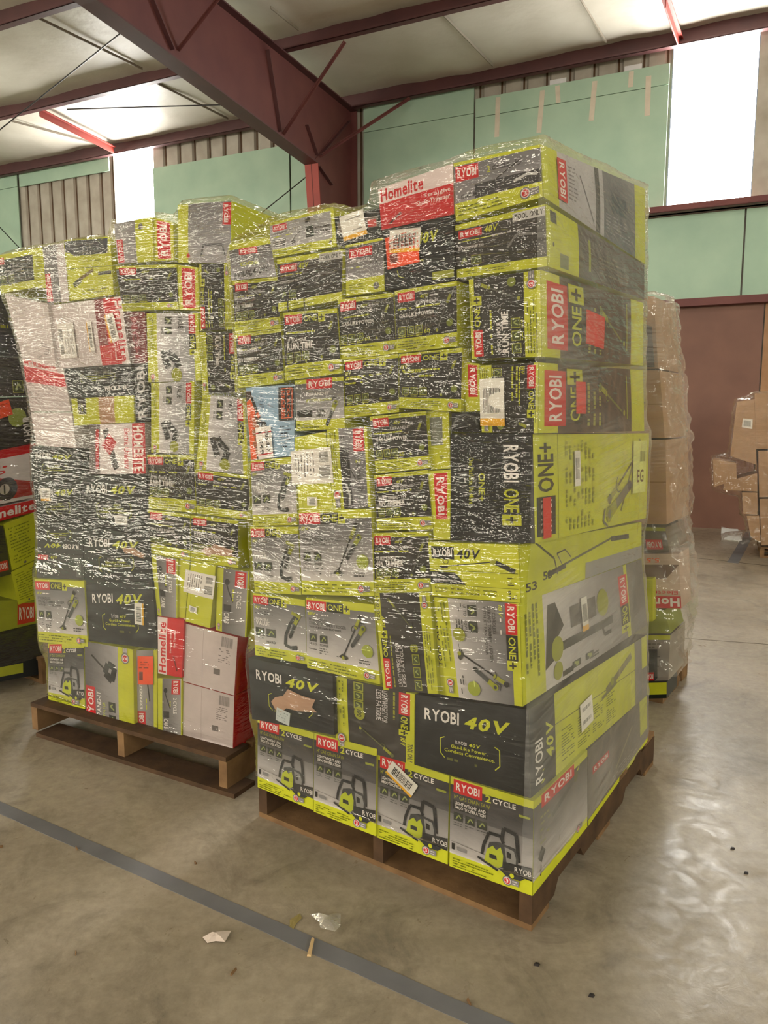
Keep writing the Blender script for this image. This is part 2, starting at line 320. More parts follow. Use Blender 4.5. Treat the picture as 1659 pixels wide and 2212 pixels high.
# stiffener plates and braces
def onframe(u, v): return hit(u, v, wp(TW+.01, 0, 0), WX)
for (x0, y0, x1, y1) in ((690, 335, 752, 262), (686, 360, 714, 400), (575, 108, 603, 285), (325, 0, 370, 108), (660, 270, 682, 335)):
    p = onframe(x0, y0); q = onframe(x1, y1); b = MB(); b.bar(p+WX*.02, q+WX*.02, .012, .05, up=WX); b.build('stiffener', M['purlin'], root)
def onn(u, v, n): return hit(u, v, wp(0, n, 0), WN)
for (x0, y0, n0, x1, y1) in ((745, 90, 8.24, 612, 290), (885, 212, 10.0, 690, 338), (478, -12, 6.4, 385, 108)):
    p = onn(x0, y0, n0); q = onframe(x1, y1); b = MB(); b.bar(p, q, .05, .006, up=WN); b.bar(p, q, .006, .05, up=WN); b.build('flange_brace', M['steel'], root)
# struts by the windows, rods
for i, (x0, y0, x1, y1) in enumerate(((85, 236, 245, 318), (1438, -5, 1470, 92))):
    p = floor_pt(x0, y0, 5.86); q = floor_pt(x1, y1, 5.86); b = MB(); b.bar(p, q, .09, .012); b.bar(p-Z*.05, q-Z*.05, .012, .1)
    prop(b.build('roof_strut', M['steel_lit']), 'window-lit red strut from purlin to eave above the %s window' % ['left', 'right'][i], 'strut')['kind'] = 'structure'
for i, (x0, y0, x1, y1, z) in enumerate(((0, 280, 265, 68, 5.76), (145, 236, 492, 226, 5.74))):
    p = floor_pt(x0, y0, z); q = floor_pt(x1, y1, z); d = q-p
    b = MB(); b.tube(p-d*(.3 if i == 0 else 0), q, .009)
    prop(b.build('brace_rod', M['rod']), ['thin dark brace rod running steeply across the roof at left', 'thin dark brace rod running level from the red strut to the rafter'][i], 'rod')['kind'] = 'structure'
for i, (x0, y0, x1, y1) in enumerate(((540, 480, 664, 380), (-20, 470, 60, 555))):
    p = hit(x0, y0, wp(0, 9.95, 0), WN); q = hit(x1, y1, wp(0, 9.95, 0), WN); b = MB(); b.tube(p, q, .009)
    prop(b.build('brace_rod', M['rod']), ['thin dark brace rod slanting over the green wall left of the column', 'thin dark brace rod slanting down at the left picture edge'][i], 'rod')['kind'] = 'structure'
# the other walls, never in view, close the room
b = MB(); b.box(wp(-16.1, -11.6, 0), WX*.1, WN*22, Z*6.2); struct(b.build('wall_left', M['green']))
b = MB(); b.box(wp(9, -11.6, 0), WX*.1, WN*22, Z*6.2); struct(b.build('wall_right', M['green']))
b = MB(); b.box(wp(-16, -11.7, 0), WX*25, WN*.1, Z*6.2); struct(b.build('wall_rear', M['metal']))
for i, t in enumerate((-15.6, -14.0, -12.2, -9.6, -5, -1, 4)):
    b = MB(); b.box(wp(t, -11.55, 2.1 if i < 3 else 3.3), WX*.95, WN*.02, Z*(3.5 if i < 3 else 2.4)); struct(b.build('window_%d' % (3+i), M['added_pane']))  # unseen glowing panels added on the rear wall for glints on the film
for i, n in enumerate((-10.2, -8.0, -5.8, -3, 3)):
    b = MB(); b.box(wp(8.97, n, 3.4), WX*.02, WN*.95, Z*2.0); struct(b.build('window_%d' % (10+i), M['added_pane']))  # glowing panels added out of view on the right wall
    b = MB(); b.box(wp(-15.99, n, 2.1 if i < 3 else 3.4), WX*.02, WN*.95, Z*(3.5 if i < 3 else 2.0)); struct(b.build('window_%d' % (15+i), M['added_pane']))  # same on the left wall, added to make the film glint
# lamps added out of view for overhead light and soft floor shadows
for i, (t, n, p_) in enumerate(ADDED_LAMPS):
    root = empty('added_lamp', wp(t, n, 5.2), 'added grey round lamp hung from the roof, %s' % ['over the left aisle', 'over the camera side aisle', 'over the right aisle', 'behind left', 'behind centre', 'behind right', 'far left', 'rear left', 'rear right'][i], 'lamp', 'added unseen lamps')
    b = MB(); c0 = wp(t, n, 0); k = 20; R = [(math.cos(2*math.pi*a/k), math.sin(2*math.pi*a/k)) for a in range(k)]
    b.hexa([c0+Vector((x*.22, y*.22, 5.22)) for x, y in R], [c0+Vector((x*.08, y*.08, 5.42)) for x, y in R]); b.tube(c0+Z*5.42, c0+Z*5.8, .012); b.build('housing', M['lampb'], root)
    b = MB(); b.poly([c0+Vector((x*.2, y*.2, 5.215)) for x, y in R]); b.build('lens', M['lamp'], root)
    ld = bpy.data.lights.new('added_lamp_light', 'AREA'); ld.shape = 'DISK'; ld.size = .4; ld.energy = p_; ld.color = (1, .93, .82)
    lo = bpy.data.objects.new('added_lamp_light', ld); COL.objects.link(lo); lo.location = c0+Z*5.2; lo.parent = root; lo.matrix_parent_inverse.translation = -root.location

# ================================================================== CARTON PRINT
LIME = (192, 195, 44); LIMED = (150, 153, 48); RED = (196, 32, 38); DK = (41, 39, 37); BLK = (22, 24, 27); GRY = (120, 117, 116); LG = (200, 194, 194); WH = (232, 226, 222); BRN = (176, 142, 112); ORG = (226, 92, 36)
_txt = {}
def glyph1(ch, bold):
    k = (ch, bold)
    if k in _txt: return _txt[k]
    cu = bpy.data.curves.new('t', 'FONT'); cu.body = ch; cu.resolution_u = 2; cu.offset = .012*bold; cu.fill_mode = 'FRONT'
    o = bpy.data.objects.new('t', cu); COL.objects.link(o); bpy.context.view_layer.update()
    me = o.evaluated_get(bpy.context.evaluated_depsgraph_get()).to_mesh(); me.calc_loop_triangles()
    v = np.array([x.co[:2] for x in me.vertices]); f = [tuple(t.vertices) for t in me.loop_triangles]
    bpy.data.objects.remove(o); bpy.data.curves.remove(cu); _txt[k] = (v, f); return _txt[k]
def glyphs(s, bold=1, shear=0):
    k = (s, bold, shear)
    if k in _txt: return _txt[k]
    V = []; F = []; x = 0
    for ch in s:
        if ch == ' ': x += .28; continue
        v, f = glyph1(ch, bold)
        if len(v) == 0: continue
        w0 = v[:, 0].min(); w1 = v[:, 0].max(); n0 = sum(len(a) for a in V); V.append(v+np.array([x-w0, 0])); F += [tuple(n0+i for i in t) for t in f]; x += w1-w0+.07
    v = np.concatenate(V); v[:, 0] += v[:, 1]*shear; lo = v.min(0); hi = v.max(0); v = (v-lo)/np.maximum(hi-lo, 1e-6)
    _txt[k] = (v, F); return _txt[k]
class CB:                                  # carton mesh builder with printed colours
    def __init__(s): s.v = []; s.f = []; s.c = []
    def add(s, vs, fs, cs):
        i = len(s.v); s.v += vs
        for f in fs: s.f.append(tuple(i+k for k in f)); s.c += [cs[k] for k in f] if isinstance(cs, list) else [cs]*len(f)
    def build(s, name, parent=None, m='prt'):
        me = bpy.data.meshes.new(name); me.from_pydata([tuple(p) for p in s.v], [], s.f)
        a = me.color_attributes.new('Print', 'FLOAT_COLOR', 'CORNER')
        arr = np.array([lin(c) for c in s.c], dtype=np.float32).ravel(); a.data.foreach_set('color', arr); me.update()
        return link(name, me, M[m], parent)
class Art:
    def __init__(s, cb, mp, w_, h_, rot=0):
        s.cb = cb; s.mp = mp; s.rot = rot; s.l = 1; s.a = (w_/h_ if rot in (0, 180) else h_/w_)
    def uv(s, x, y):
        return {0: (x, y), 180: (1-x, 1-y), 90: (y, 1-x), 270: (1-y, x)}[s.rot]      # 90 reads downward, 270 upward
    def P(s, x, y):
        u, v = s.uv(min(max(x, 0), 1), min(max(y, 0), 1)); return s.mp(u, v, .0008+s.l*.00011)
    def rect(s, x0, y0, x1, y1, c, c2=None):
        s.l += 1; nx = max(1, int((x1-x0)*8+.99)); ny = max(1, int((y1-y0)*8+.99)); vs = []; cs = []
        for j in range(ny+1):
            k = j/ny; cc = c if c2 is None else tuple(c[i]*(1-k)+c2[i]*k for i in range(3))
            for i in range(nx+1): vs.append(s.P(x0+(x1-x0)*i/nx, y0+(y1-y0)*k)); cs.append(cc)
        s.cb.add(vs, [(j*(nx+1)+i, j*(nx+1)+i+1, (j+1)*(nx+1)+i+1, (j+1)*(nx+1)+i) for j in range(ny) for i in range(nx)], cs)
    def tris(s, pts, f, c, mx=.12):        # split long triangles so the print follows the bulging board
        pts = [tuple(p) for p in pts]; st = list(f); out = []; mid = {}
        while st:
            t = st.pop(); e = [(math.hypot(pts[t[i]][0]-pts[t[(i+1) % 3]][0], pts[t[i]][1]-pts[t[(i+1) % 3]][1]), i) for i in range(3)]; L, i = max(e)
            if L <= mx: out.append(t); continue
            a, b_, k = t[i], t[(i+1) % 3], t[(i+2) % 3]; key = (min(a, b_), max(a, b_))
            if key not in mid: mid[key] = len(pts); pts.append(((pts[a][0]+pts[b_][0])/2, (pts[a][1]+pts[b_][1])/2))
            m_ = mid[key]; st += [(a, m_, k), (m_, b_, k)]
        s.cb.add([s.P(*p) for p in pts], out, c)
    def poly(s, pts, c):
        s.l += 1; s.tris(pts, [tuple(t) for t in tessellate_polygon([[Vector((p[0], p[1], 0)) for p in pts]])], c)
    def line(s, pts, w_, c):               # w_ in units of the panel height
        s.l += 1
        for (x0, y0), (x1, y1) in zip(pts[:-1], pts[1:]):
            dx, dy = (x1-x0)*s.a, y1-y0; L = math.hypot(dx, dy) or 1; nx, ny = -dy/L*w_/2/s.a, dx/L*w_/2
            s.tris([(x0+nx, y0+ny), (x1+nx, y1+ny), (x1-nx, y1-ny), (x0-nx, y0-ny)], [(0, 1, 2), (0, 2, 3)], c)
    def disc(s, cx, cy, r, c, ry=None, n=14):
        ry = ry or r; s.poly([(cx+math.cos(2*math.pi*k/n)*r/s.a, cy+math.sin(2*math.pi*k/n)*ry) for k in range(n)], c)
    def text(s, t, x0, y0, x1, y1, c, bold=1, shear=0):
        s.l += 1; v, f = glyphs(t, bold, shear); s.tris([(x0+(x1-x0)*p[0], y0+(y1-y0)*p[1]) for p in v], f, c)
    def fine(s, x0, y0, x1, y1, rows, c, dens=.8):   # print too small to read
        s.l += 1; rh = (y1-y0)/rows
        for r in range(rows):
            x = x0; end = x0+(x1-x0)*random.uniform(.7, 1)
            while x < end:
                L = random.uniform(.02, .07)
                if random.random() < dens: s.cb.add([s.P(x, y0+rh*(r+.25)), s.P(min(x+L, end), y0+rh*(r+.25)), s.P(min(x+L, end), y0+rh*(r+.62)), s.P(x, y0+rh*(r+.62))], [(0, 1, 2, 3)], c)
                x += L+.012
    def bars(s, x0, y0, x1, y1, c=(40, 40, 40), vert=True):
        s.l += 1; x = 0
        while x < 1:
            L = random.uniform(.015, .05)
            if vert: q = [(x0+(x1-x0)*x, y0), (x0+(x1-x0)*min(1, x+L), y0), (x0+(x1-x0)*min(1, x+L), y1), (x0+(x1-x0)*x, y1)]
            else: q = [(x0, y0+(y1-y0)*x), (x1, y0+(y1-y0)*x), (x1, y0+(y1-y0)*min(1, x+L)), (x0, y0+(y1-y0)*min(1, x+L))]
            s.cb.add([s.P(*p) for p in q], [(0, 1, 2, 3)], c); x += L+random.uniform(.015, .04)
    def badge(s, x0, y0, x1, y1, bg=RED):
        s.rect(x0, y0, x1, y1, bg); dx = (x1-x0)*.09; dy = (y1-y0)*.2; s.text('RYOBI', x0+dx, y0+dy, x1-dx, y1-dy, WH, 2)
    def one(s, x0, y0, x1, y1):
        m_ = x0+(x1-x0)*.72; s.rect(x0, y0, m_, y1, (34, 36, 30)); s.rect(m_, y0, x1, y1, LIME); d = (y1-y0)*.18
        s.text('ONE', x0+(m_-x0)*.08, y0+d, m_-(m_-x0)*.06, y1-d, LIME, 1.2); s.text('+', m_+(x1-m_)*.15, y0+d, x1-(x1-m_)*.15, y1-d, DK, 2)
    def warranty(s, cx, cy, r, n='3'):
        s.rect(cx+r*.6/s.a, cy-r*.6, cx+r*2.4/s.a, cy+r*.6, (130, 126, 126)); s.fine(cx+r*1.1/s.a, cy-r*.5, cx+r*2.3/s.a, cy+r*.5, 2, (210, 205, 205))
        s.disc(cx, cy, r, (112, 108, 108)); s.disc(cx, cy, r*.8, (206, 200, 198)); s.disc(cx, cy, r*.62, RED); s.text(n, cx-r*.28/s.a, cy-r*.42, cx+r*.28/s.a, cy+r*.42, WH, 2)
    def icon(s, x0, y0, x1, y1, c=(60, 62, 56), ed=None):
        if ed: s.rect(x0-.012/s.a, y0-.012, x1+.012/s.a, y1+.012, ed)
        s.rect(x0, y0, x1, y1, c); s.line([(x0+(x1-x0)*.25, y0+(y1-y0)*.2), (x0+(x1-x0)*.55, y0+(y1-y0)*.75), (x1-(x1-x0)*.2, y0+(y1-y0)*.4)], (y1-y0)*.16, (150, 160, 90))
# tool pictures ------------------------------------------------------
def pic_trimmer(A, x0, y0, x1, y1, c=(44, 44, 44), head=(60, 62, 56)):
    """shaft from top-right (x1,y1) to the cutting head at (x0,y0)"""
    h = abs(y1-y0); A.line([(x0, y0), (x1, y1)], h*.035, c)
    A.line([(x0+(x1-x0)*.72, y0+(y1-y0)*.72), (x1, y1)], h*.085, LIMED); mx, my = x0+(x1-x0)*.7, y0+(y1-y0)*.7
    for k in range(7):
        a0, a1 = math.pi*.1+k*.5, math.pi*.1+(k+1)*.5; r = h*.09; A.line([(mx+r*math.cos(a0)/A.a, my+r*math.sin(a0)), (mx+r*math.cos(a1)/A.a, my+r*math.sin(a1))], h*.02, c)
    A.disc(x1, y1, h*.06, c); A.poly([(x0-h*.13/A.a, y0-h*.01), (x0+h*.02/A.a, y0+h*.09), (x0+h*.15/A.a, y0-h*.02), (x0+h*.1/A.a, y0-h*.07), (x0-h*.02/A.a, y0-h*.05)], head)
    A.disc(x0, y0-h*.03, h*.045, LIMED); A.line([(x0-h*.14/A.a, y0-h*.03), (x0-h*.2/A.a, y0-h*.02)], h*.012, c)
def pic_blower(A, x0, y0, x1, y1, c=(64, 66, 66)):
    """nozzle at (x0,y0), motor body at (x1,y1)"""
    h = math.hypot((x1-x0)*A.a, y1-y0); A.line([(x0, y0), (x0+(x1-x0)*.7, y0+(y1-y0)*.7)], h*.17, c); A.line([(x0+(x1-x0)*.66, y0+(y1-y0)*.66), (x1, y1)], h*.2, LIMED)
    A.disc(x1, y1, h*.13, (140, 146, 40)); A.disc(x1, y1, h*.07, c); A.line([(x1-h*.2/A.a, y1+h*.05), (x1-h*.1/A.a, y1+h*.25), (x1+h*.1/A.a, y1+h*.2)], h*.05, c); A.disc(x0, y0, h*.085, (40, 42, 42))
def pic_chainsaw(A, cx, cy, s_):
    q = lambda pts: [(cx+x*s_/A.a, cy+y*s_) for x, y in pts]; dk = (44, 44, 46)
    A.line(q([(-.48, -.18), (-.44, .05), (-.32, .36), (-.05, .36), (.02, .22)]), s_*.07, dk)             # rear and top handle
    A.line(q([(-.02, .30), (.02, .56), (.30, .50), (.33, .30), (.36, -.10)]), s_*.085, dk)
    A.poly(q([(-.30, -.36), (-.38, -.12), (-.30, .16), (-.1, .22), (.28, .18), (.36, -.02), (.34, -.32)]), (70, 70, 72))
    A.poly(q([(.05, .16), (.26, .12), (.31, -.04), (.30, -.2), (.1, -.2)]), (150, 148, 148)); A.poly(q([(.1, .08), (.2, .05), (.2, -.07), (.1, -.07)]), dk)
    A.poly(q([(-.42, -.30), (-.36, -.02), (-.22, .10), (-.14, .02), (-.04, .12), (.02, -.05), (.0, -.30), (-.1, -.38)]), (186, 196, 50))
    A.poly(q([(-.3, -.1), (-.14, -.1), (-.12, -.2), (-.3, -.2)]), dk)
    A.poly(q([(.02, -.18), (.74, -.12), (.78, -.28), (.72, -.42), (.02, -.38)]), dk); A.poly(q([(-.1, -.36), (.1, -.5), (.4, -.5), (.5, -.42), (.2, -.38)]), (58, 58, 58)); A.disc(cx+.22*s_/A.a, cy-.44*s_, s_*.05, LIME)
    A.line(q([(-.58, -.27), (-.1, -.43)]), s_*.05, dk); A.text('RYOBI', *[v for p in q([(.28, -.33), (.68, -.21)]) for v in p], WH, 1.5)
# carton designs -----------------------------------------------------
def d_trim(A, sub='40', head=None, big=('GAS-LIKE POWER',), n='5', bot=.22, top=.07, tint=DK):
    A.rect(0, 0, 1, 1, LIME); A.rect(0, bot, 1, 1-top, tint, tuple(min(255, x+12) for x in tint)); A.badge(.05, .80, .34, .955) if sub != 'one' else (A.badge(.03, .82, .36, .96), A.one(.37, .82, .78, .96))
    if sub == '40': A.text('40V', .42, .82, .56, .88, LIME, 1, .3); A.fine(.58, .82, .75, .88, 1, LG); A.text('EXPAND-IT', .36, .735, .72, .785, LG, 1)
    A.fine(.05, .66, .78, .73, 1, LIME); y = .56
    if len(big) > 1: A.text(big[0], .06, .55, .44, .61, WH, 1); A.text(big[1], .06, .44, .56, .54, WH, 2)
    elif big: A.rect(.05, .53, .68, .635, (30, 30, 30)); A.text(big[0], .07, .55, .66, .615, WH, 1.5)
    for k in range(3):
        x = .06+k*.15; A.icon(x, bot+.06, x+.10, bot+.17, (66, 74, 36), LIMED); A.fine(x-.01, bot+.01, x+.12, bot+.05, 1, LIME)
    pic_trimmer(A, .70, bot+.08, .92, .84, (96, 96, 88)); A.disc(.9, bot+.16, .06, (120, 130, 50)); A.fine(.04, .03, .72, bot-.03, 4, (96, 100, 20)); A.warranty(.85, bot*.5, bot*.3, n)
    A.fine(.35, .955, .95, .985, 1, (110, 116, 20))
def d_hour(A): d_trim(A, 'one', None, ('UP TO 1 HOUR', 'RUN TIME'), '3')
def d_most(A): d_trim(A, '40', None, ('OUR MOST POWERFUL', '40V TRIMMER'), '5')
def d_gas(A): d_trim(A, '40', None, ('GAS-LIKE POWER',), '5'); A.text('60', .5, .26, .59, .33, LIME, 1)
def d_brush(A):
    d_trim(A, '40', None, (), '5'); A.text('BRUSHLESS', .05, .62, .5, .7, LG, 1.5); A.text('40V TRIMMER', .05, .46, .48, .53, WH, 1)
def d_dark18(A): d_trim(A, 'one', None, (), '3', .20); A.text('18V', .04, .72, .16, .79, LIME, 1, .2); A.fine(.04, .55, .6, .70, 2, LIME)
def d_white(A, blower=False, n='3', bot=.17):
    A.rect(0, 0, 1, 1, LIME); A.rect(0, bot, 1, .90, LG, (104, 102, 104)); A.badge(.01, .84, .31, .97); A.one(.315, .84, .66, .97)
    A.text('18V', .03, .765, .15, .81, LIME, 1, .2); A.fine(.16, .765, .35, .81, 1, WH)
    if blower:
        A.fine(.04, .68, .5, .75, 2, (60, 60, 60)); A.text('INCREDIBLE', .05, .585, .31, .625, WH, 1); A.text('VALUE', .05, .51, .33, .58, WH, 2)
        A.icon(.04, .34, .22, .47); A.icon(.26, .34, .44, .47); A.fine(.04, .29, .22, .33, 1, (70, 70, 70)); A.text('HARD', .26, .24, .44, .28, (70, 70, 70), 1)
        pic_blower(A, .72, .40, .86, .70); A.line([(.86, .78), (.74, .62), (.64, .42), (.62, .26), (.74, .22)], .05, (52, 54, 56)); A.line([(.74, .22), (.84, .24)], .07, (52, 54, 56)); A.line([(.76, .78), (.92, .72)], .05, LIMED)
    else:
        for i, t in enumerate(('12" CORDLESS', 'STRING TRIMMER / EDGER', 'WITH JET FAN BLOWER')): A.text(t, .05, .69-i*.055, (.32, .60, .53)[i], .73-i*.055, (66, 64, 64), 1)
        A.icon(.05, .40, .16, .51); A.icon(.21, .40, .32, .51); A.text('UP TO', .05, .35, .16, .385, (70, 70, 70), 1); A.fine(.04, .28, .17, .34, 2, (70, 70, 70)); A.text('POWER', .21, .35, .33, .385, (70, 70, 70), 1); A.fine(.2, .24, .33, .34, 3, (70, 70, 70))
        pic_trimmer(A, .54, .27, .80, .82); pic_blower(A, .68, .44, .84, .68); A.disc(.88, .40, .085, (150, 160, 60)); A.fine(.80, .40, .95, .43, 1, (210, 220, 120)); A.fine(.76, .22, .96, .29, 2, (60, 60, 60))
    A.fine(.04, .03, .76, bot-.02, 3, (110, 116, 20)); A.warranty(.85, bot*.5, bot*.3, n)
def d_black(A, small=True, v=True):
    A.rect(0, 0, 1, 1, BLK, (40, 42, 44)); A.text('RYOBI', .09, .68, .41, .84, WH, 1.6)
    if v: A.text('40V', .46, .66, .85, .82, LIME, 3, .2)
    if small:
        c = LIME
        for sx in (1, -1): A.line([(.5+sx*.22, .50), (.5+sx*.26, .47), (.5+sx*.26, .28), (.5+sx*.22, .22)], .012, c)
        A.text('RYOBI', .38, .44, .48, .485, LG, 1); A.text('40V', .5, .44, .6, .485, LIME, 2, .2); A.text('Gas-Like Power.', .34, .375, .66, .42, LIME, 1); A.text('Cordless Convenience.', .28, .31, .72, .355, LIME, 1)
        A.fine(.30, .18, .7, .27, 1, (90, 92, 40), .4); 
def d_saw(A):
    A.rect(0, 0, 1, 1, LIME); A.rect(0, .155, 1, .92, (206, 200, 200), (66, 64, 66)); A.rect(0, .60, 1, .92, (92, 90, 92), (54, 52, 54)); A.badge(.04, .84, .40, .985)
    A.text('14" GAS CHAIN SAW', .05, .775, .50, .82, LIMED, 1); A.text('2', .44, .845, .51, .92, LIME, 1.5); A.text('CYCLE', .53, .855, .80, .91, WH, 2)
    A.rect(.04, .66, .47, .76, (50, 50, 50)); A.text('LIGHTWEIGHT AND', .06, .715, .45, .75, WH, 1.5); A.text('SMOOTH OPERATION', .06, .67, .45, .705, WH, 1.5)
    for k in range(3): A.icon(.05+k*.15, .54, .17+k*.15, .63); A.fine(.05+k*.15, .48, .17+k*.15, .53, 2, (90, 90, 90))
    A.rect(.84, .80, .97, .825, (150, 156, 60)); A.rect(.1, .215, .22, .255, (140, 138, 140)); A.line([(.05, .21), (.05, .28)], .035, DK); A.line([(.02, .30), (.55, .27)], .004, GRY)
    pic_chainsaw(A, .66, .36, .48); A.fine(.05, .02, .62, .13, 4, (110, 116, 20)); A.warranty(.72, .08, .052, '3')
def d_sideways(A):   # tool-only carton, dark print, red name at one end (drawn upright, shown turned)
    A.rect(0, 0, 1, 1, DK, (60, 56, 54)); A.rect(0, .90, 1, 1, LIME); A.rect(0, 0, 1, .18, LIME); A.badge(.02, .82, .33, .95); A.one(.33, .82, .62, .95); A.text('18V', .65, .84, .78, .93, LIME, 1.5, .2); A.text('TOOL ONLY', .72, .92, .98, .985, (60, 58, 58), 1.5)
    A.fine(.04, .74, .58, .80, 1, LIMED); A.text('LIGHTWEIGHT FOR', .05, .62, .5, .69, LG, 1); A.text('LESS FATIGUE', .05, .55, .48, .61, LG, 1)
    for k in range(3): A.icon(.03+k*.13, .28, .12+k*.13, .38, (66, 74, 36), LIMED)
    A.disc(.45, .34, .07, LIMED); A.text('100', .4, .31, .5, .37, DK, 1); pic_trimmer(A, .66, .36, .94, .74, (96, 100, 60)); A.fine(.04, .03, .74, .15, 3, (110, 116, 20)); A.warranty(.88, .09, .055, '3')
def d_jet(A):
    A.rect(0, 0, 1, 1, LIME); A.rect(0, .2, 1, .92, (190, 186, 190), (92, 90, 92)); A.badge(.25, .80, .78, 1.0); A.text('EXPAND-IT', .24, .67, .72, .73, WH, 1.5); A.text('JET FAN BLOWER', .24, .54, .78, .61, LIME, 1)
    A.rect(.03, .26, .36, .40, (40, 40, 40)); A.text('475 CFM', .32, .33, .62, .4, DK, 1); A.text('MPH', .45, .25, .62, .31, DK, 2); pic_blower(A, .66, .10, .84, .50); A.fine(.03, .03, .6, .15, 2, (100, 106, 20))
def d_bd(A):
    A.rect(0, 0, 1, 1, (150, 178, 204)); A.poly([(0, .95), (.1, .95), (.24, .6), (.3, .3), (.26, 0), (0, 0)], (64, 44, 34)); A.poly([(0, .8), (.09, .85), (.2, .72), (.14, .55), (.22, .4), (.12, .3), (.14, 0), (0, 0)], ORG)
    for k in range(9): A.disc(.17+.05*math.sin(k*2.3), .1+k*.055, .045, (150+k*6 % 30, 96, 60))
    A.line([(.12, .86), (.2, .7), (.3, .5)], .05, (40, 40, 44)); A.line([(.22, .64), (.27, .58)], .055, ORG); A.disc(.36, .46, .06, (40, 40, 44))
    for i, ch in enumerate('CORDED'): A.text(ch, .04, .735-i*.045, .075, .765-i*.045, (30, 26, 24), 1)
    A.rect(.69, .5, 1, .97, (40, 42, 48)); A.line([(.75, .54), (.75, .95), (.96, .95), (.96, .54), (.75, .54)], .012, ORG)
    sub = Art(A.cb, lambda u, v, o: A.mp(.69+.31*u, .5+.47*v, o+.004), .31*A.a, .47, 90); sub.text('BLACK+', .1, .56, .9, .76, ORG, 1.5); sub.text('DECKER', .1, .26, .9, .46, ORG, 1.5)
    A.fine(.72, .12, .95, .45, 7, (50, 60, 80)); A.fine(.3, .7, .4, .93, 6, (80, 100, 130))
def d_polesaw(A):
    A.rect(0, 0, 1, 1, LIME); A.badge(.03, .70, .30, .93, (26, 28, 28)); A.text('40V', .33, .72, .60, .90, (26, 28, 28), 2.5, .2)
    A.line([(.14, .56), (.74, .69)], .02, (50, 50, 44)); A.line([(.70, .69), (.76, .68)], .10, LIMED); A.line([(.76, .68), (.96, .53)], .085, (40, 42, 42)); A.line([(.12, .55), (.22, .56)], .045, DK)
    for k in range(8): A.line([(.2+.035*math.cos(k*.785)/A.a*1.6, .66+.045*math.sin(k*.785)), (.2+.035*math.cos((k+1)*.785)/A.a*1.6, .66+.045*math.sin((k+1)*.785))], .012, DK)
    A.line([(0, .50), (.99, .50)], .012, (96, 100, 20)); A.poly([(.0, .25), (.0, .47), (.30, .47), (.42, .25)], (36, 38, 38)); A.text('10"', .03, .37, .1, .45, WH, 1); A.text('40V Cordless Pole Saw', .03, .29, .34, .345, LG, 1); A.fine(.88, .28, .96, .44, 4, DK)
    A.line([(0, .235), (.99, .235)], .008, (96, 100, 20))
    for i, (a, c) in enumerate((('Extends', 'up to 9.5 ft'), ('10" Bar', '& Chain'), ('Angled Cutting', 'Head'), ('Ideal for Pruning', '& Limbing'))): x = (.05, .24, .42, .61)[i]; A.text(a, x, .15, x+.15, .19, (56, 58, 30), 1); A.text(c, x, .08, x+.14, .12, (56, 58, 30), 1)
    A.text('5', .88, .13, .91, .20, DK, 1.5); A.text('3', .88, .04, .91, .11, DK, 1.5); A.fine(.92, .05, .98, .2, 3, DK)
def d_polesaw_side(A):
    A.rect(0, 0, 1, 1, LIME); A.line([(.10, 1), (.22, .62), (.24, .3)], .05, (60, 62, 30)); A.line([(.2, .38), (.72, .78)], .05, (90, 92, 70)); A.line([(.68, .74), (.86, .70)], .12, (60, 64, 66)); A.line([(.17, .34), (.3, .42)], .1, DK); A.line([(.27, .48), (.24, .7), (.3, .74), (.34, .56)], .03, DK); A.text('53', .03, .14, .1, .3, DK, 1.5); A.text('53', .14, .26, .2, .42, DK, 1.5); A.rect(.45, 0, 1, .35, (150, 148, 146))
def d_one_side(A):   # yellow instruction side
    A.rect(0, 0, 1, 1, LIME); A.line([(0, .84), (1, .84)], .004, (120, 126, 20)); A.badge(.05, .86, .42, .985, (30, 32, 30)); A.text('ONE+', .46, .87, .92, .975, (44, 46, 36), 2)
    A.line([(.15, .3), (.78, .16)], .012, (96, 98, 40)); pic_trimmer(A, .80, .12, .30, .42, (90, 90, 60)); pic_blower(A, .42, .22, .14, .42, (110, 108, 90))
    for k in range(4): A.fine(.06+k*.23, .56, .25+k*.23, .80, 8, (150, 156, 30), .7)
def d_dark_side(A, red='RYOBI', slant=0):
    A.rect(0, 0, 1, 1, (64, 54, 48), (70, 62, 56)); A.rect(0, .86, 1, 1, LIME); A.rect(0, 0, 1, .16, LIME); A.badge(.1, .80, .90, .96); A.one(.12, .66, .94, .79)
    A.fine(.1, .48, .8, .64, 3, (150, 152, 70)); pic_trimmer(A, .3, .26, .7, .5, (110, 116, 50)); A.line([(.2, .22), (.9, .22)], .01, LIMED)
def d_white_side(A):
    A.rect(0, 0, 1, 1, LIME); A.rect(0, .14, 1, .86, (206, 200, 200), (120, 116, 116)); A.rect(.0, .82, 1, 1, (112, 108, 104)); A.rect(0, .80, 1, .83, LIME); A.badge(.12, .74, .52, .82); A.one(.52, .74, .90, .82)
    A.line([(.62, .18), (.62, .66)], .03, (60, 60, 56)); A.poly([(.78, .14), (.70, .22), (.55, .20), (.40, .27), (.12, .22), (.12, .17), (.5, .15)], (60, 58, 56)); A.disc(.62, .22, .04, LIMED); A.line([(.62, .56), (.76, .58), (.76, .64)], .015, DK)
    A.line([(.35, .32), (.35, .52)], .07, (100, 96, 94)); A.disc(.35, .58, .05, LIMED); A.fine(.9, .2, .98, .6, 2, DK); A.disc(.86, .22, .03, LIMED); A.icon(.86, .32, .94, .38); A.icon(.86, .42, .94, .48); A.fine(.05, .02, .8, .11, 4, (110, 116, 20))
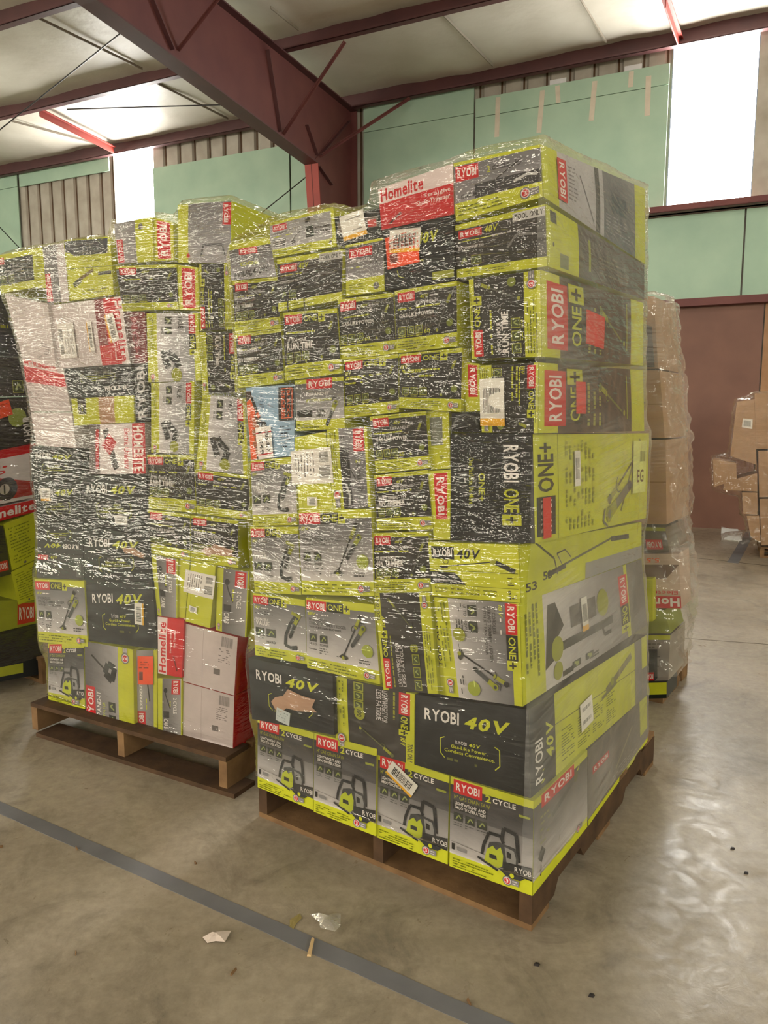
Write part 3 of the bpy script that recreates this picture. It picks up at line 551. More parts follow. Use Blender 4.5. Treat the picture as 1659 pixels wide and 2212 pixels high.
def d_big_black_side(A):
    A.rect(0, 0, 1, 1, LIME); A.rect(0, 0, .16, 1, BLK); sub = Art(A.cb, lambda u, v, o: A.mp(.16*u, v, o+.003), .16*A.a, 1, 270)
    sub.text('RYOBI', .1, .55, .6, .85, WH, 1.6); sub.text('40V', .3, .12, .75, .42, LIME, 2.5, .2); A.line([(0.16, .63), (1, .56)], .012, (110, 112, 40))
    for k in range(4): A.fine(.2+k*.12, .1, .3+k*.12, .52, 12, (112, 118, 30), .8)
    A.line([(.56, .58), (.82, .84)], .10, (120, 116, 80)); A.disc(.62, .66, .06, (140, 146, 50)); A.line([(.52, .52), (.66, .60)], .05, (110, 110, 70)); A.rect(.86, 0, .94, 1, GRY); A.rect(.94, .5, 1, 1, LIME); A.rect(.94, 0, 1, .5, GRY)
def d_saw_side(A):
    A.rect(0, 0, 1, 1, LIME); A.rect(0, .14, 1, .92, (200, 192, 192), (80, 76, 74)); A.badge(.12, .85, .72, .99); A.text('2', .76, .87, .84, .94, LIME, 1); A.line([(.3, .66), (.85, .86)], .06, (90, 88, 84)); A.disc(.75, .82, .06, (96, 98, 60)); A.line([(.1, .30), (.16, .40)], .12, DK)
    A.line([(.42, .28), (.44, .40)], .01, GRY); A.line([(.12, .12), (.12, .24)], .02, DK); A.fine(.1, .45, .3, .8, 5, (140, 140, 100)); A.warranty(.8, .14, .05, '3')
def d_top_side(A):
    A.rect(0, 0, 1, 1, (176, 172, 176), (190, 186, 188)); A.rect(.52, 0, 1, 1, (92, 96, 104), (110, 110, 114)); A.rect(0, 0, .12, 1, LIME); A.rect(.87, 0, 1, 1, LIME); A.rect(.44, 0, .48, 1, (60, 60, 60))
    sub = Art(A.cb, lambda u, v, o: A.mp(.11+.07*u, v, o+.003), .07*A.a, 1, 90); sub.badge(.12, 0, .86, 1); A.fine(.2, .25, .28, .85, 9, (130, 126, 130)); A.line([(.3, .75), (.36, .4), (.42, .1)], .03, (100, 98, 104)); A.rect(.6, .45, .76, .7, (76, 86, 94)); A.fine(.54, .1, .84, .4, 6, (140, 140, 146))
def d_yel_side(A):
    A.rect(0, 0, 1, 1, (78, 72, 68), (88, 82, 80)); A.rect(0, 0, .26, 1, LIME); A.rect(.03, .76, .08, .95, DK); A.disc(.05, .4, .04, DK); A.rect(.10, .05, .17, .3, (120, 126, 96)); A.line([(.36, .18), (.36, .8)], .12, (150, 158, 60)); A.fine(.45, .2, .85, .6, 4, (110, 106, 90))
def d_orange_lime(A): A.rect(0, 0, 1, 1, LIME)
def d_2cycle(A, txt='GAS & OIL'):
    A.rect(0, 0, 1, 1, LIME); A.rect(0, .3, 1, .94, (140, 136, 140), (112, 110, 114)); A.rect(.25, .3, 1, .55, (56, 54, 58)); A.badge(.02, .66, .30, .92); A.text('2', .40, .70, .44, .82, LIME, 1); A.text('CYCLE', .46, .72, .66, .80, DK, 1.5); A.text(txt, .08, .35, .38, .43, DK, 1.5)
    A.line([(.45, .5), (.78, .80)], .02, DK); [A.line([(.76+.03*math.cos(k)/A.a*2, .78+.07*math.sin(k)), (.76+.03*math.cos(k+1)/A.a*2, .78+.07*math.sin(k+1))], .012, DK) for k in range(6)]; A.line([(.7, .42), (.85, .5), (.96, .46)], .05, (190, 188, 186)); A.fine(.04, .06, .72, .24, 3, (110, 116, 20)); A.warranty(.82, .15, .11, '3')
def d_attach(A):
    A.rect(0, 0, 1, 1, LIME); A.rect(0, .22, .96, .92, (176, 172, 176), (150, 148, 150)); A.badge(.05, .72, .28, .9); A.text('EXPAND-IT', .06, .62, .3, .68, DK, 1); A.fine(.06, .52, .4, .6, 1, LIME); A.rect(.05, .28, .26, .48, (90, 88, 90)); A.fine(.06, .3, .25, .46, 3, WH)
    A.line([(.36, .34), (.44, .5), (.54, .62)], .02, DK); A.poly([(.33, .28), (.36, .38), (.42, .34), (.4, .28)], DK); A.rect(.58, .36, .70, .66, (60, 64, 60)); A.text('ATTACHMENT', .72, .53, .95, .6, DK, 1.5); A.text('CAPABLE', .72, .40, .95, .5, DK, 2); A.rect(.58, .76, .65, .88, DK); A.fine(.04, .05, .8, .18, 2, (110, 116, 20)); A.disc(.93, .12, .05, (110, 106, 106))
def d_edger(A):
    A.rect(0, 0, 1, 1, (176, 172, 178), (70, 68, 70)); A.rect(0, .84, 1, 1, LIME); A.badge(.24, .66, .68, .84); A.text('EDGER', .26, .36, .68, .46, LIME, 1.5)
def d_hedge(A):
    A.rect(0, 0, 1, 1, LIME); A.rect(0, .16, 1, .9, DK, (64, 60, 60)); A.badge(.05, .72, .32, .87); A.text('40V', .35, .74, .50, .86, LIME, 2, .2); A.rect(.66, .82, 1, .97, (190, 186, 184)); A.text('TOOL ONLY', .68, .85, .98, .94, DK, 2); A.fine(.06, .64, .6, .69, 1, LIME); A.text('EXTENDS UP TO', .05, .51, .34, .56, WH, 1); A.icon(.05, .2, .16, .4); A.icon(.2, .22, .3, .36, (66, 74, 36), LIMED); A.line([(.6, .4), (.7, .6), (.9, .56)], .04, GRY); A.fine(.05, .04, .7, .12, 2, (110, 116, 20))
def d_expand(A):
    A.rect(0, 0, 1, 1, LIME); A.rect(0, .3, 1, .95, (150, 146, 150), (84, 80, 82)); A.badge(.1, .72, .72, .9); A.text('EXPAND-IT', .12, .62, .66, .68, LG, 1.5); A.line([(.68, .56), (.8, .9)], .02, DK); A.line([(.82, .56), (.92, .92)], .02, DK); A.fine(.1, .5, .5, .56, 1, LIME); A.disc(.8, .12, .07, (110, 106, 106)); A.fine(.1, .08, .6, .22, 3, (110, 116, 20)); A.text('16"', .55, .34, .72, .4, LG, 1)
def d_homtop(A):
    A.rect(0, 0, 1, 1, (190, 26, 34), (206, 44, 50)); A.rect(0, .62, 1, 1, (226, 210, 208)); A.text('Homelite', .03, .66, .62, .96, RED, 2.5); A.text('Straight', .62, .46, .96, .56, WH, 1); A.text('Shaft Trimmer', .52, .34, .96, .44, WH, 1); A.line([(.12, .1), (.3, .3)], .05, (70, 30, 34))
def d_homv(A):       # red and white, name along the long side
    A.rect(0, 0, 1, 1, (198, 30, 38)); A.rect(0, .62, 1, 1, (222, 208, 206)); A.text('Homelite', .03, .66, .92, .96, RED, 2.5); A.text('Straight Shaft', .4, .42, .8, .5, WH, 1); A.text('Gas Trimmer', .5, .28, .8, .36, WH, 1); A.line([(.1, .2), (.35, .34)], .05, (110, 20, 26))
def d_white_hom(A):  # white blank carton with the red printed end at the right
    A.rect(0, 0, 1, 1, (204, 192, 191)); A.rect(.64, 0, .9, 1, (196, 30, 38)); A.rect(.64, .3, .76, 1, (120, 24, 32)); sub = Art(A.cb, lambda u, v, o: A.mp(.74+.26*u, v, o+.003), .26*A.a, 1, 90); sub.rect(0, .66, 1, 1, (214, 202, 200)); sub.text('Homelite', .03, .62, .97, .96, RED, 2.5); sub.text('Straight Shaft Trimmer', .42, .32, .95, .46, WH, 1)
    A.line([(.05, .98), (.05, .02)], .003, (170, 160, 160)); A.line([(.33, .2), (.33, .75)], .003, (190, 180, 180))
def d_blank(A): A.rect(0, 0, 1, 1, (204, 192, 191)); A.line([(0, .5), (1, .48)], .006, (176, 164, 164)); A.fine(.7, .1, .95, .35, 6, (120, 112, 112), .6)
def d_blank_tape(A):
    A.rect(0, 0, 1, 1, (198, 185, 183)); A.line([(.38, 1), (.38, 0)], .004, (120, 104, 96)); A.bars(.72, .78, .92, .95, (110, 104, 104)); A.fine(.68, .5, .9, .75, 7, (120, 110, 110), .7); A.rect(.6, .28, .72, .38, (110, 102, 100))
def d_blank_red(A): A.rect(0, 0, 1, 1, (202, 190, 189)); A.rect(0, .02, 1, .5, (200, 60, 66)) if False else None; A.rect(0, .55, 1, .85, (196, 44, 52)); A.text('MTRIMMER', .04, .88, .85, .97, RED, 1.5); A.fine(.5, .74, .95, .8, 1, WH)
def d_kraft(A): A.rect(0, 0, 1, 1, BRN); A.line([(0, .5), (1, .5)], .02, (150, 116, 84))
def d_limelabel(A): A.rect(0, 0, 1, 1, LIME); A.rect(.12, .02, .13, .98, LIMED)
def d_lime_txt(A): A.rect(0, 0, 1, 1, LIME); A.fine(.1, .1, .9, .9, 12, (120, 126, 24), .8); A.disc(.5, .05, .03, (96, 90, 90))
def d_lime_red(A): A.rect(0, 0, 1, 1, LIME); A.badge(.05, .15, .95, .8)
def d_lime_fan(A): A.rect(0, 0, 1, 1, LIME); A.rect(.45, 0, .7, 1, (176, 136, 110)); A.rect(.1, .4, .24, 1, DK); A.line([(.17, .5), (.17, .8)], .05, LIME)
def d_slim(A):       # narrow carton, drawn lying on its long side
    A.rect(0, 0, 1, 1, LIME); A.rect(0, .15, 1, .9, (120, 116, 116), (170, 166, 166)); A.badge(.02, .5, .28, .88); A.text('EXPAND-IT', .31, .62, .62, .74, WH, 1.5); A.line([(.4, .3), (.9, .5)], .05, DK); A.fine(.3, .4, .55, .5, 1, LIME)
def d_slim2(A):
    A.rect(0, 0, 1, 1, LIME); A.rect(0, .2, 1, .96, (96, 92, 92), (160, 156, 156)); A.badge(.02, .58, .26, .92); A.text('2 CYCLE', .32, .66, .58, .8, WH, 1.5); A.rect(.55, .25, .66, .5, DK); A.text('CARB', .68, .26, .85, .44, WH, 1.5); A.line([(.2, .3), (.34, .4), (.5, .55)], .04, (40, 40, 40)); A.disc(.2, .34, .08, (40, 40, 40)); A.fine(.3, .5, .52, .6, 1, LIME); A.warranty(.9, .1, .05)
def d_cultivator(A):  # upright reading upward
    A.rect(0, 0, 1, 1, (200, 194, 194), (90, 86, 88)); A.rect(0, 0, 1, .30, LIME); A.badge(.01, .78, .46, .98); A.text('EXPAND-IT', .02, .66, .42, .75, WH, 1.5); A.text('CULTIVATOR', .02, .57, .30, .63, LIME, 1)
    A.icon(.04, .36, .16, .5); A.icon(.2, .36, .32, .5); A.line([(.62, .4), (.85, .85)], .03, DK); A.line([(.58, .42), (.74, .36), (.78, .5), (.66, .56), (.58, .42)], .1, (50, 50, 52)); A.warranty(.88, .15, .08, '2')
def d_dark_plain(A): A.rect(0, 0, 1, 1, (58, 56, 58)); A.badge(.02, .76, .25, .95); A.text('40V', .3, .8, .46, .94, LIME, 1.5, .2); A.fine(.04, .3, .7, .68, 4, (110, 110, 90), .6); A.rect(.85, .1, .95, .9, (90, 90, 90))
def d_zip(A): A.rect(0, 0, 1, 1, LIME); A.rect(0, .2, .95, .86, (52, 54, 56)); A.badge(-.0, .74, .2, .92); A.fine(.05, .5, .7, .7, 2, LG); A.icon(.05, .24, .2, .42, (66, 74, 36), LIMED); A.icon(.3, .24, .42, .42, (66, 74, 36), LIMED)
def d_chain_yel(A):
    A.rect(0, 0, 1, 1, LIME); A.poly([(0, .8), (.1, .78), (.2, .72), (.95, .72), (.95, .98), (0, .98)], (76, 78, 84)); A.line([(0, .52), (1, .50)], .012, (80, 84, 20)); A.line([(.2, .3), (.6, .46)], .06, (110, 90, 50)); A.line([(.12, .24), (.3, .32)], .09, (60, 62, 30)); A.fine(.3, .06, .9, .16, 2, (90, 94, 40)); A.rect(.7, .36, .98, .42, DK); A.fine(.4, .6, .9, .64, 1, (110, 116, 30))
def d_blower_tall(A):
    A.rect(0, 0, 1, 1, LIME); A.rect(0, .2, 1, .9, (206, 200, 202), (150, 148, 152)); A.badge(.02, .82, .3, .94); A.one(.31, .82, .62, .94); A.text('VALUE', .05, .62, .22, .72, DK, 2); A.icon(.05, .36, .16, .5); A.icon(.2, .36, .31, .5); A.text('HARD', .2, .29, .31, .34, DK, 1)
    A.line([(.92, .5), (.72, .62), (.60, .45), (.54, .42)], .12, (60, 60, 62)); A.disc(.9, .56, .1, LIMED); A.line([(.55, .3), (.8, .42)], .12, (70, 70, 72)); A.warranty(.92, .1, .05, '4'); A.fine(.05, .05, .7, .15, 3, (110, 116, 20))
def d_run_down(A): d_trim(A, 'one', None, ('UP TO 1 HOUR', 'RUN TIME'), '2', .18)
def d_elec(A):
    A.rect(0, 0, 1, 1, (214, 204, 204)); A.rect(0, .78, 1, 1, (190, 30, 38)); A.text('HOMELITE', .05, .8, .95, .97, WH, 2); A.text('Electric Chainsaw', .1, .64, .9, .74, RED, 1.5); A.line([(.1, .3), (.9, .5)], .10, (60, 56, 58)); A.line([(.3, .3), (.5, .45)], .2, (180, 30, 36)); A.rect(0, 0, 1, .2, (110, 100, 100)); A.rect(.1, .12, .9, .18, (190, 40, 46))
def d_homred(A): A.rect(0, 0, 1, 1, (120, 28, 36), (90, 74, 72)); A.text('HOM', .1, .35, .9, .7, (150, 60, 66), 2.5)
def d_grey_big(A): A.rect(0, 0, 1, 1, (168, 164, 168), (120, 118, 122)); A.rect(0, 0, .2, 1, LIME); A.rect(.85, .62, 1, .98, RED); sub = Art(A.cb, lambda u, v, o: A.mp(.86+.12*u, .62+.36*v, o+.003), .12*A.a, .36, 90); sub.text('RYOBI', .1, .2, .9, .8, WH, 2); A.line([(.45, .1), (.5, .3), (.85, .3), (.9, .1)], .04, (90, 90, 94)); A.disc(.2, .12, .04, RED)
def d_ryobi_strip(A): A.rect(0, 0, 1, 1, BLK); A.text('RYOBI', .05, .2, .95, .8, LG, 2)
def d_handle(A): A.rect(0, 0, 1, 1, LIME); A.rect(.12, .1, .6, .7, (120, 122, 110)); A.bars(.2, .15, .5, .65); A.disc(.8, .6, .1, LIMED)
def d_black_one(A):
    A.rect(0, 0, 1, 1, BLK, (42, 42, 44)); A.text('RYOBI', .10, .66, .44, .84, WH, 1.6); A.text('ONE', .50, .66, .72, .84, LIME, 1.2); A.rect(.74, .64, .84, .86, LIME); A.text('+', .76, .68, .82, .82, DK, 2); A.text('ONE+', .36, .36, .62, .44, LIME, 1.5); A.text('One Platform. Do More.', .22, .24, .66, .3, LIME, 1)
def d_lime_ryobi(A): A.rect(0, 0, 1, 1, LIME); A.badge(.04, .25, .7, .85)
def d_hom_chain(A): A.rect(0, 0, 1, 1, (216, 208, 206)); A.rect(0, .84, 1, 1, RED); A.text('n.', .5, .66, .7, .78, RED, 2); A.text('mp', .45, .52, .68, .62, RED, 1.5); A.poly([(0, .1), (.2, .5), (.6, .5), (.95, .3), (.95, .05)], (170, 44, 40)); A.disc(.68, .26, .22, (54, 48, 46)); A.disc(.66, .26, .1, (180, 172, 160)); A.line([(.66, .18), (.66, .34)], .03, DK)
def d_hom_head(A): A.rect(0, 0, 1, 1, RED); A.text('Homelite', .02, .2, .97, .85, WH, 2.5)
def d_18v(A):
    A.rect(0, 0, 1, 1, (62, 58, 54)); A.text('ONE+', -.0, .1, .12, .9, LIME, 2)
    sub = Art(A.cb, lambda u, v, o: A.mp(.14+.5*u, v, o+.003), .5*A.a, 1, 270)
    for i, (t, e) in enumerate((('18V', .4), ('13" CORDLESS', .8), ('STRING TRIMMER /', .98), ('EDGER', .5))): sub.text(t, .05, .78-i*.24, e, .94-i*.24, LIME, 1.5)
    A.disc(.82, .6, .2, (150, 160, 80)); sub2 = Art(A.cb, lambda u, v, o: A.mp(.84+.14*u, v, o+.003), .14*A.a, 1, 270); sub2.text('2 HOUR', .05, .1, .6, .8, WH, 2)
def d_shoe(A): A.rect(0, 0, 1, 1, (196, 172, 156)); A.rect(0, .78, 1, 1, (190, 30, 38)); A.text('Homelite', .02, .81, .9, .97, WH, 2.5); A.text('Electric', .04, .68, .5, .75, RED, 1); A.poly([(0, .2), (.2, .45), (.7, .5), (.8, .2)], (110, 84, 72)); A.text('5.5', .3, .08, .5, .16, ORG, 2)
def d_grey_txt(A): A.rect(0, 0, 1, 1, (140, 130, 122)); A.rect(0, .9, 1, 1, LIME); A.fine(.1, .15, .9, .85, 10, (100, 92, 86), .7)

# ================================================================== CARTONS
LOADS = {}
def lerp(a, b_, k): return a*(1-k)+b_*k
def carton(load, F, name, label, quad, design=None, rot=0, depth=1.0, off=None, right=None, rdesign=None, rrot=0, base=LIME, cat='carton', group=None, extra=None, RF=None, bulge=.003, FRAME_R=None):
    """quad: TL, TR, BR, BL of the front face; right: far top and far bottom of the right face"""
    cb = CB(); off = random.uniform(-.016, -.001) if off is None else off
    f = [F.px(u, v, off) for u, v in quad]                       # TL TR BR BL
    if right:
        r = [FRAME_R.px(u, v, 0) for u, v in right]; dT = r[0]-f[1]; dB = r[1]-f[2]
        bk = [f[0]+dT, r[0], r[1], f[3]+dB]
    else: bk = [p-F.N*depth for p in f]
    def mapper(q, nrm, amp):
        TL, TR, BR, BL = q
        def mp(u, v, o=0): return lerp(lerp(BL, BR, u), lerp(TL, TR, u), v) + nrm*(o+amp*math.sin(math.pi*u)*math.sin(math.pi*v))
        return mp
    nF = (f[1]-f[0]).cross(f[0]-f[3]).normalized(); nF = nF if nF.dot(F.N) > 0 else -nF
    mf = mapper(f, nF, bulge); n = 8
    rq = [f[1], bk[1], bk[2], f[2]]; nR = (rq[1]-rq[0]).cross(rq[0]-rq[3]).normalized(); mr = mapper(rq, nR, bulge if right else 0)
    for mp in (mf, mr):
        cb.add([mp(i/n, j/n) for j in range(n+1) for i in range(n+1)], [(j*(n+1)+i, j*(n+1)+i+1, (j+1)*(n+1)+i+1, (j+1)*(n+1)+i) for j in range(n) for i in range(n)], base)
    cb.add([f[0], f[1], bk[1], bk[0]], [(0, 1, 2, 3)], base); cb.add([f[3], f[2], bk[2], bk[3]], [(3, 2, 1, 0)], base); cb.add(bk, [(0, 1, 2, 3)], base); cb.add([f[0], f[3], bk[3], bk[0]], [(0, 1, 2, 3)], base)
    wF = ((f[1]-f[0]).length+(f[2]-f[3]).length)/2; hF = ((f[0]-f[3]).length+(f[1]-f[2]).length)/2; wR = ((rq[1]-rq[0]).length+(rq[2]-rq[3]).length)/2; hR = ((rq[0]-rq[3]).length+(rq[1]-rq[2]).length)/2
    if design: design(Art(cb, mf, wF, hF, rot))
    if rdesign: rdesign(Art(cb, mr, wR, hR, rrot))
    base_pt = (f[3]+f[2]+bk[2]+bk[3])/4
    o = cb.build(name); o.data.transform(__import__('mathutils').Matrix.Translation(-base_pt)); o.location = base_pt
    prop(o, label, cat, group)
    for st in (extra or []):
        kind, face, cx, cy, ww, hh, ang = st; mp = mf if face == 'f' else mr; W_, H_ = (wF, hF) if face == 'f' else (wR, hR)
        c2 = CB(); ca, sa = math.cos(ang), math.sin(ang)
        def smp(u, v, o_=0, mp=mp, cx=cx, cy=cy, ww=ww, hh=hh, ca=ca, sa=sa, W_=W_, H_=H_):
            x = (u-.5)*ww; y = (v-.5)*hh; return mp(cx+(x*ca-y*sa)/W_, cy+(x*sa+y*ca)/H_, o_+.0055)
        A = Art(c2, smp, ww, hh)
        if kind == 'barcode': A.rect(0, 0, 1, 1, (226, 222, 214)); A.rect(0, 0, 1, .16, (226, 170, 40)); A.bars(.15, .28, .85, .8); nm = 'barcode_sticker'
        elif kind == 'white': A.rect(0, 0, 1, 1, (226, 220, 214)); A.bars(.12, .72, .4, .93); A.bars(.5, .7, .85, .95); A.fine(.12, .1, .85, .62, 7, (90, 86, 84), .8); nm = 'address_label'
        elif kind == 'plain': A.rect(0, 0, 1, 1, (230, 226, 220)); A.bars(.15, .2, .85, .8, (90, 90, 90)); nm = 'barcode_sticker'
        elif kind == 'orange': A.rect(0, 0, 1, 1, (230, 80, 40)); A.fine(.1, .55, .9, .85, 3, (90, 40, 30)); A.rect(.1, .15, .35, .45, (110, 50, 40)); nm = 'orange_sticker'
        elif kind == 'red': A.rect(0, 0, 1, 1, (206, 48, 40)); nm = 'red_sticker'
        elif kind == 'price':
            A.rect(0, 0, 1, 1, (232, 226, 222)); A.rect(0, .12, 1, .16, RED); A.rect(0, .8, 1, .84, RED); s2 = Art(c2, lambda u, v, o_=0: smp(u, v, o_+.002), ww, hh, 90); s2.text('1005-877', .12, .62, .8, .86, DK, 1.5); s2.text('1  .149', .15, .2, .85, .44, DK, 1.5); nm = 'price_label'
        elif kind == 'torn':
            pts = [(.02, .45), (.12, .62), (.3, .7), (.42, .95), (.7, .8), (.98, .72), (.9, .45), (1, .3), (.6, .26), (.35, .3), (.2, .1), (.1, .2)]; A.poly(pts, (178, 142, 118)); nm = 'torn_paper_patch'
        elif kind == 'silver': A.rect(0, 0, 1, 1, (190, 196, 196)); A.fine(.1, .1, .9, .9, 4, (120, 130, 130), .5); nm = 'foil_sticker'
        elif kind == 'ink':
            A.text('1001-964-699', .0, .0, 1, 1, (26, 26, 28), .2, .3); nm = 'handwriting'
        elif kind == 'tie':
            for pts in ([(.1, 0), (.12, .9), (.2, 1)], [(.7, 0), (.72, .8), (.9, .95)], [(.12, .75), (.35, .6), (.5, .75), (.3, .85), (.12, .75)], [(.1, .02), (.4, .06), (.7, .0)]): A.line(pts, .045, (20, 20, 22))
            nm = 'plastic_strap'
        elif kind == 'green': A.rect(0, 0, 1, 1, (214, 220, 130)); A.bars(.5, .6, .9, .8, (110, 116, 60)); A.text('EG', .3, .2, .8, .45, (90, 60, 30), 1.5); nm = 'green_sticker'
        s_ = c2.build(nm, o); s_.matrix_parent_inverse.translation = -o.location
    LOADS.setdefault(load, []).append((f, bk)); return o
G1 = 'cartons on the tallest pallet load'
def C1(name, label, quad, design, rot=0, **k): return carton('main', FF, name, label, quad, design, rot, group=G1, FRAME_R=FR, **k)
q4 = lambda *a: [(a[0], a[1]), (a[2], a[3]), (a[4], a[5]), (a[6], a[7])]
# bottom row
C1('chainsaw_carton', 'leftmost chain saw carton in the bottom row of the tallest load', q4(557, 1548, 678, 1583, 677, 1750, 557, 1700), d_saw, depth=.5)
C1('chainsaw_carton', 'second chain saw carton from the left in the bottom row', q4(679, 1583, 814, 1618, 812, 1806, 678, 1753), d_saw, depth=.5)
C1('chainsaw_carton', 'chain saw carton with a slanted barcode sticker over its red badge, bottom row', q4(816, 1625, 971, 1676, 967, 1867, 814, 1808), d_saw, depth=.5, extra=[('barcode', 'f', .37, .80, .105, .05, -.5)])
C1('chainsaw_carton', 'chain saw carton at the near bottom corner of the tallest load', q4(974, 1677, 1153, 1731, 1150, 1935, 971, 1870), d_saw, right=[(1268, 1620), (1268, 1786)], rdesign=d_saw_side)
# second row
C1('tool_carton', 'black carton with a torn brown paper patch, second row at far left', q4(537, 1421, 719, 1460, 722, 1588, 545, 1553), d_black, off=.012, depth=.9, base=BLK, extra=[('torn', 'f', .55, .42, .20, .10, .05), ('silver', 'f', .42, .16, .06, .045, -.2)])
C1('tool_carton', 'dark carton on its side with yellow stripe, between the two black cartons of row two', q4(720, 1459, 896, 1499, 895, 1652, 727, 1606), d_sideways, 90)
C1('tool_carton', 'big black carton with large white and yellow lettering at the near corner, second row', q4(898, 1500, 1142, 1533, 1146, 1724, 897, 1652), d_black, base=BLK, right=[(1395, 1372), (1397, 1500)], rdesign=d_big_black_side, extra=[('plain', 'r', .38, .50, .10, .09, .1)])
# third row
C1('trimmer_carton', 'pale grey blower carton, third row at far left just above the black carton', q4(546, 1281, 659, 1296, 664, 1435, 552, 1415), lambda A: d_white(A, True), base=LIME)
C1('trimmer_carton', 'light grey trimmer carton tilted over the second row, below its twin', q4(661, 1291, 808, 1306, 821, 1478, 664, 1442), lambda A: d_white(A), off=.006)
C1('tool_carton', 'dark tool carton standing on end and leaning left, third row centre', q4(809, 1281, 928, 1280, 947, 1499, 829, 1490), d_sideways, 270, off=0)
C1('tool_carton', 'narrow yellow carton edge squeezed beside the leaning dark tool carton', q4(930, 1290, 962, 1292, 966, 1502, 948, 1499), lambda A: (A.rect(0, 0, 1, 1, LIME), A.text('TOOL ONLY', .3, .3, .8, .7, DK, 1.5)), 270, off=-.02)
C1('trimmer_carton', 'tall carton with sideways red badge at the near corner under the yellow pole saw carton', q4(938, 1290, 1122, 1303, 1129, 1526, 966, 1503), lambda A: (d_white(A), A.disc(.35, .28, .08, LIMED)), 90, right=[(1385, 1207), (1397, 1350)], rdesign=d_white_side, rrot=90, extra=[('barcode', 'r', .42, .62, .045, .11, 0)])
C1('pole_saw_carton', 'bright yellow pole saw carton with black badge at the near corner', q4(925, 1171, 1119, 1177, 1125, 1302, 934, 1287), d_polesaw, right=[(1385, 1128), (1385, 1205)], rdesign=d_polesaw_side, off=.008)
# fourth row
C1('blower_carton', 'grey blower carton in the left column, middle of three alike', q4(541, 1138, 644, 1138, 651, 1285, 551, 1278), lambda A: d_white(A, True))
C1('trimmer_carton', 'light grey trimmer carton with big red badge, directly above the tilted twin', q4(645, 1103, 802, 1099, 808, 1288, 653, 1284), lambda A: d_white(A), off=.004)
C1('trimmer_carton', 'dark grey trimmer carton touching the left edge of the yellow pole saw carton', q4(803, 1152, 926, 1149, 931, 1277, 810, 1280), d_most)
C1('blower_carton', 'grey blower carton in the left column, topmost of three alike', q4(542, 995, 638, 986, 643, 1134, 547, 1136), lambda A: d_white(A, True))
C1('attachment_carton', 'plain yellow carton end with a large white address label', q4(636, 945, 703, 932, 720, 1101, 647, 1103), d_limelabel, extra=[('white', 'f', .5, .58, .105, .165, -1.6), ('plain', 'f', .45, .12, .028, .04, 1.5)])
C1('trimmer_carton', 'grey carton with downward lettering beside the white address label', q4(706, 928, 792, 921, 801, 1095, 721, 1101), d_2cycle, 90)
C1('trimmer_carton', 'dark trimmer carton second above the one touching the pole saw carton', q4(808, 1027, 924, 1015, 936, 1143, 816, 1146), d_most)
C1('trimmer_carton', 'dark carton with boxed white slogan above two stacked dark trimmer cartons', q4(799, 900, 920, 888, 929, 1011, 813, 1023), d_gas)
C1('tool_carton', 'yellow carton end with sideways red badge left of the big black corner carton', q4(925, 1018, 974, 1014, 972, 1166, 938, 1166), d_lime_ryobi, 90, depth=.8, off=-.01)
C1('tool_carton', 'large black carton with downward white lettering at the near corner', q4(974, 936, 1150, 938, 1155, 1174, 974, 1167), d_black_one, 90, base=BLK, right=[(1402, 936), (1395, 1119)], rdesign=d_one_side, rrot=270, extra=[('plain', 'r', .29, .66, .04, .10, 0), ('red', 'r', .07, .22, .05, .11, 0), ('green', 'r', .88, .62, .14, .17, 0)])
C1('attachment_carton', 'small yellow carton end with barcode window behind the black handle', q4(922, 888, 970, 882, 973, 1012, 932, 1014), d_handle, 90, depth=.7, off=-.02)
C1('tool_carton', 'carton with long barcode sticker and sideways red badge, fifth row at the near corner', q4(1038, 790, 1163, 783, 1162, 936, 1041, 934), d_dark18, 90, right=[(1388, 800), (1391, 931)], rdesign=d_dark_side, rrot=270, extra=[('barcode', 'f', .22, .45, .07, .12, 0), ('red', 'r', .31, .52, .09, .07, 1.57)])
C1('tool_carton', 'thin yellow carton end with sideways red badge left of the barcode stickered carton', q4(1003, 782, 1036, 786, 1039, 888, 1006, 890), d_lime_ryobi, 90, depth=.8)
# fifth row
C1('blower_carton', 'grey carton of a jet fan blower with wide red badge', q4(637, 822, 742, 813, 745, 925, 641, 931), d_jet)
C1('trimmer_carton', 'dark trimmer carton, fifth row, between blower carton and its glaring neighbour', q4(743, 778, 861, 764, 862, 890, 746, 903), d_dark18)
C1('trimmer_carton', 'dark trimmer carton under strong white film glare, fifth row right', q4(863, 765, 999, 751, 996, 890, 863, 881), d_dark18, off=.004)
C1('chainsaw_carton', 'light blue and orange corded chain saw carton with white price label', q4(531, 838, 637, 830, 636, 984, 543, 993), d_bd, base=(150, 178, 204), extra=[('price', 'f', .37, .22, .07, .10, .05)])
# sixth row
C1('trimmer_carton', 'dark trimmer carton with large white run time lettering, sixth row', q4(612, 676, 728, 666, 738, 806, 617, 822), d_hour, off=0)
C1('trimmer_carton', 'dark carton with boxed white slogan, left one of the pair in row six', q4(730, 648, 850, 632, 857, 763, 732, 778), d_gas)
C1('trimmer_carton', 'dark carton with boxed white slogan, right one of the pair in row six', q4(853, 629, 987, 607, 988, 748, 857, 763), d_gas, off=.002)
C1('trimmer_carton', 'dark run time carton turned on end at the near corner, sixth row', q4(1013, 604, 1167, 583, 1170, 770, 1020, 776), d_hour, 270, right=[(1389, 655), (1388, 790)], rdesign=d_dark_side, rrot=270, extra=[('red', 'r', .43, .42, .09, .14, 1.5)])
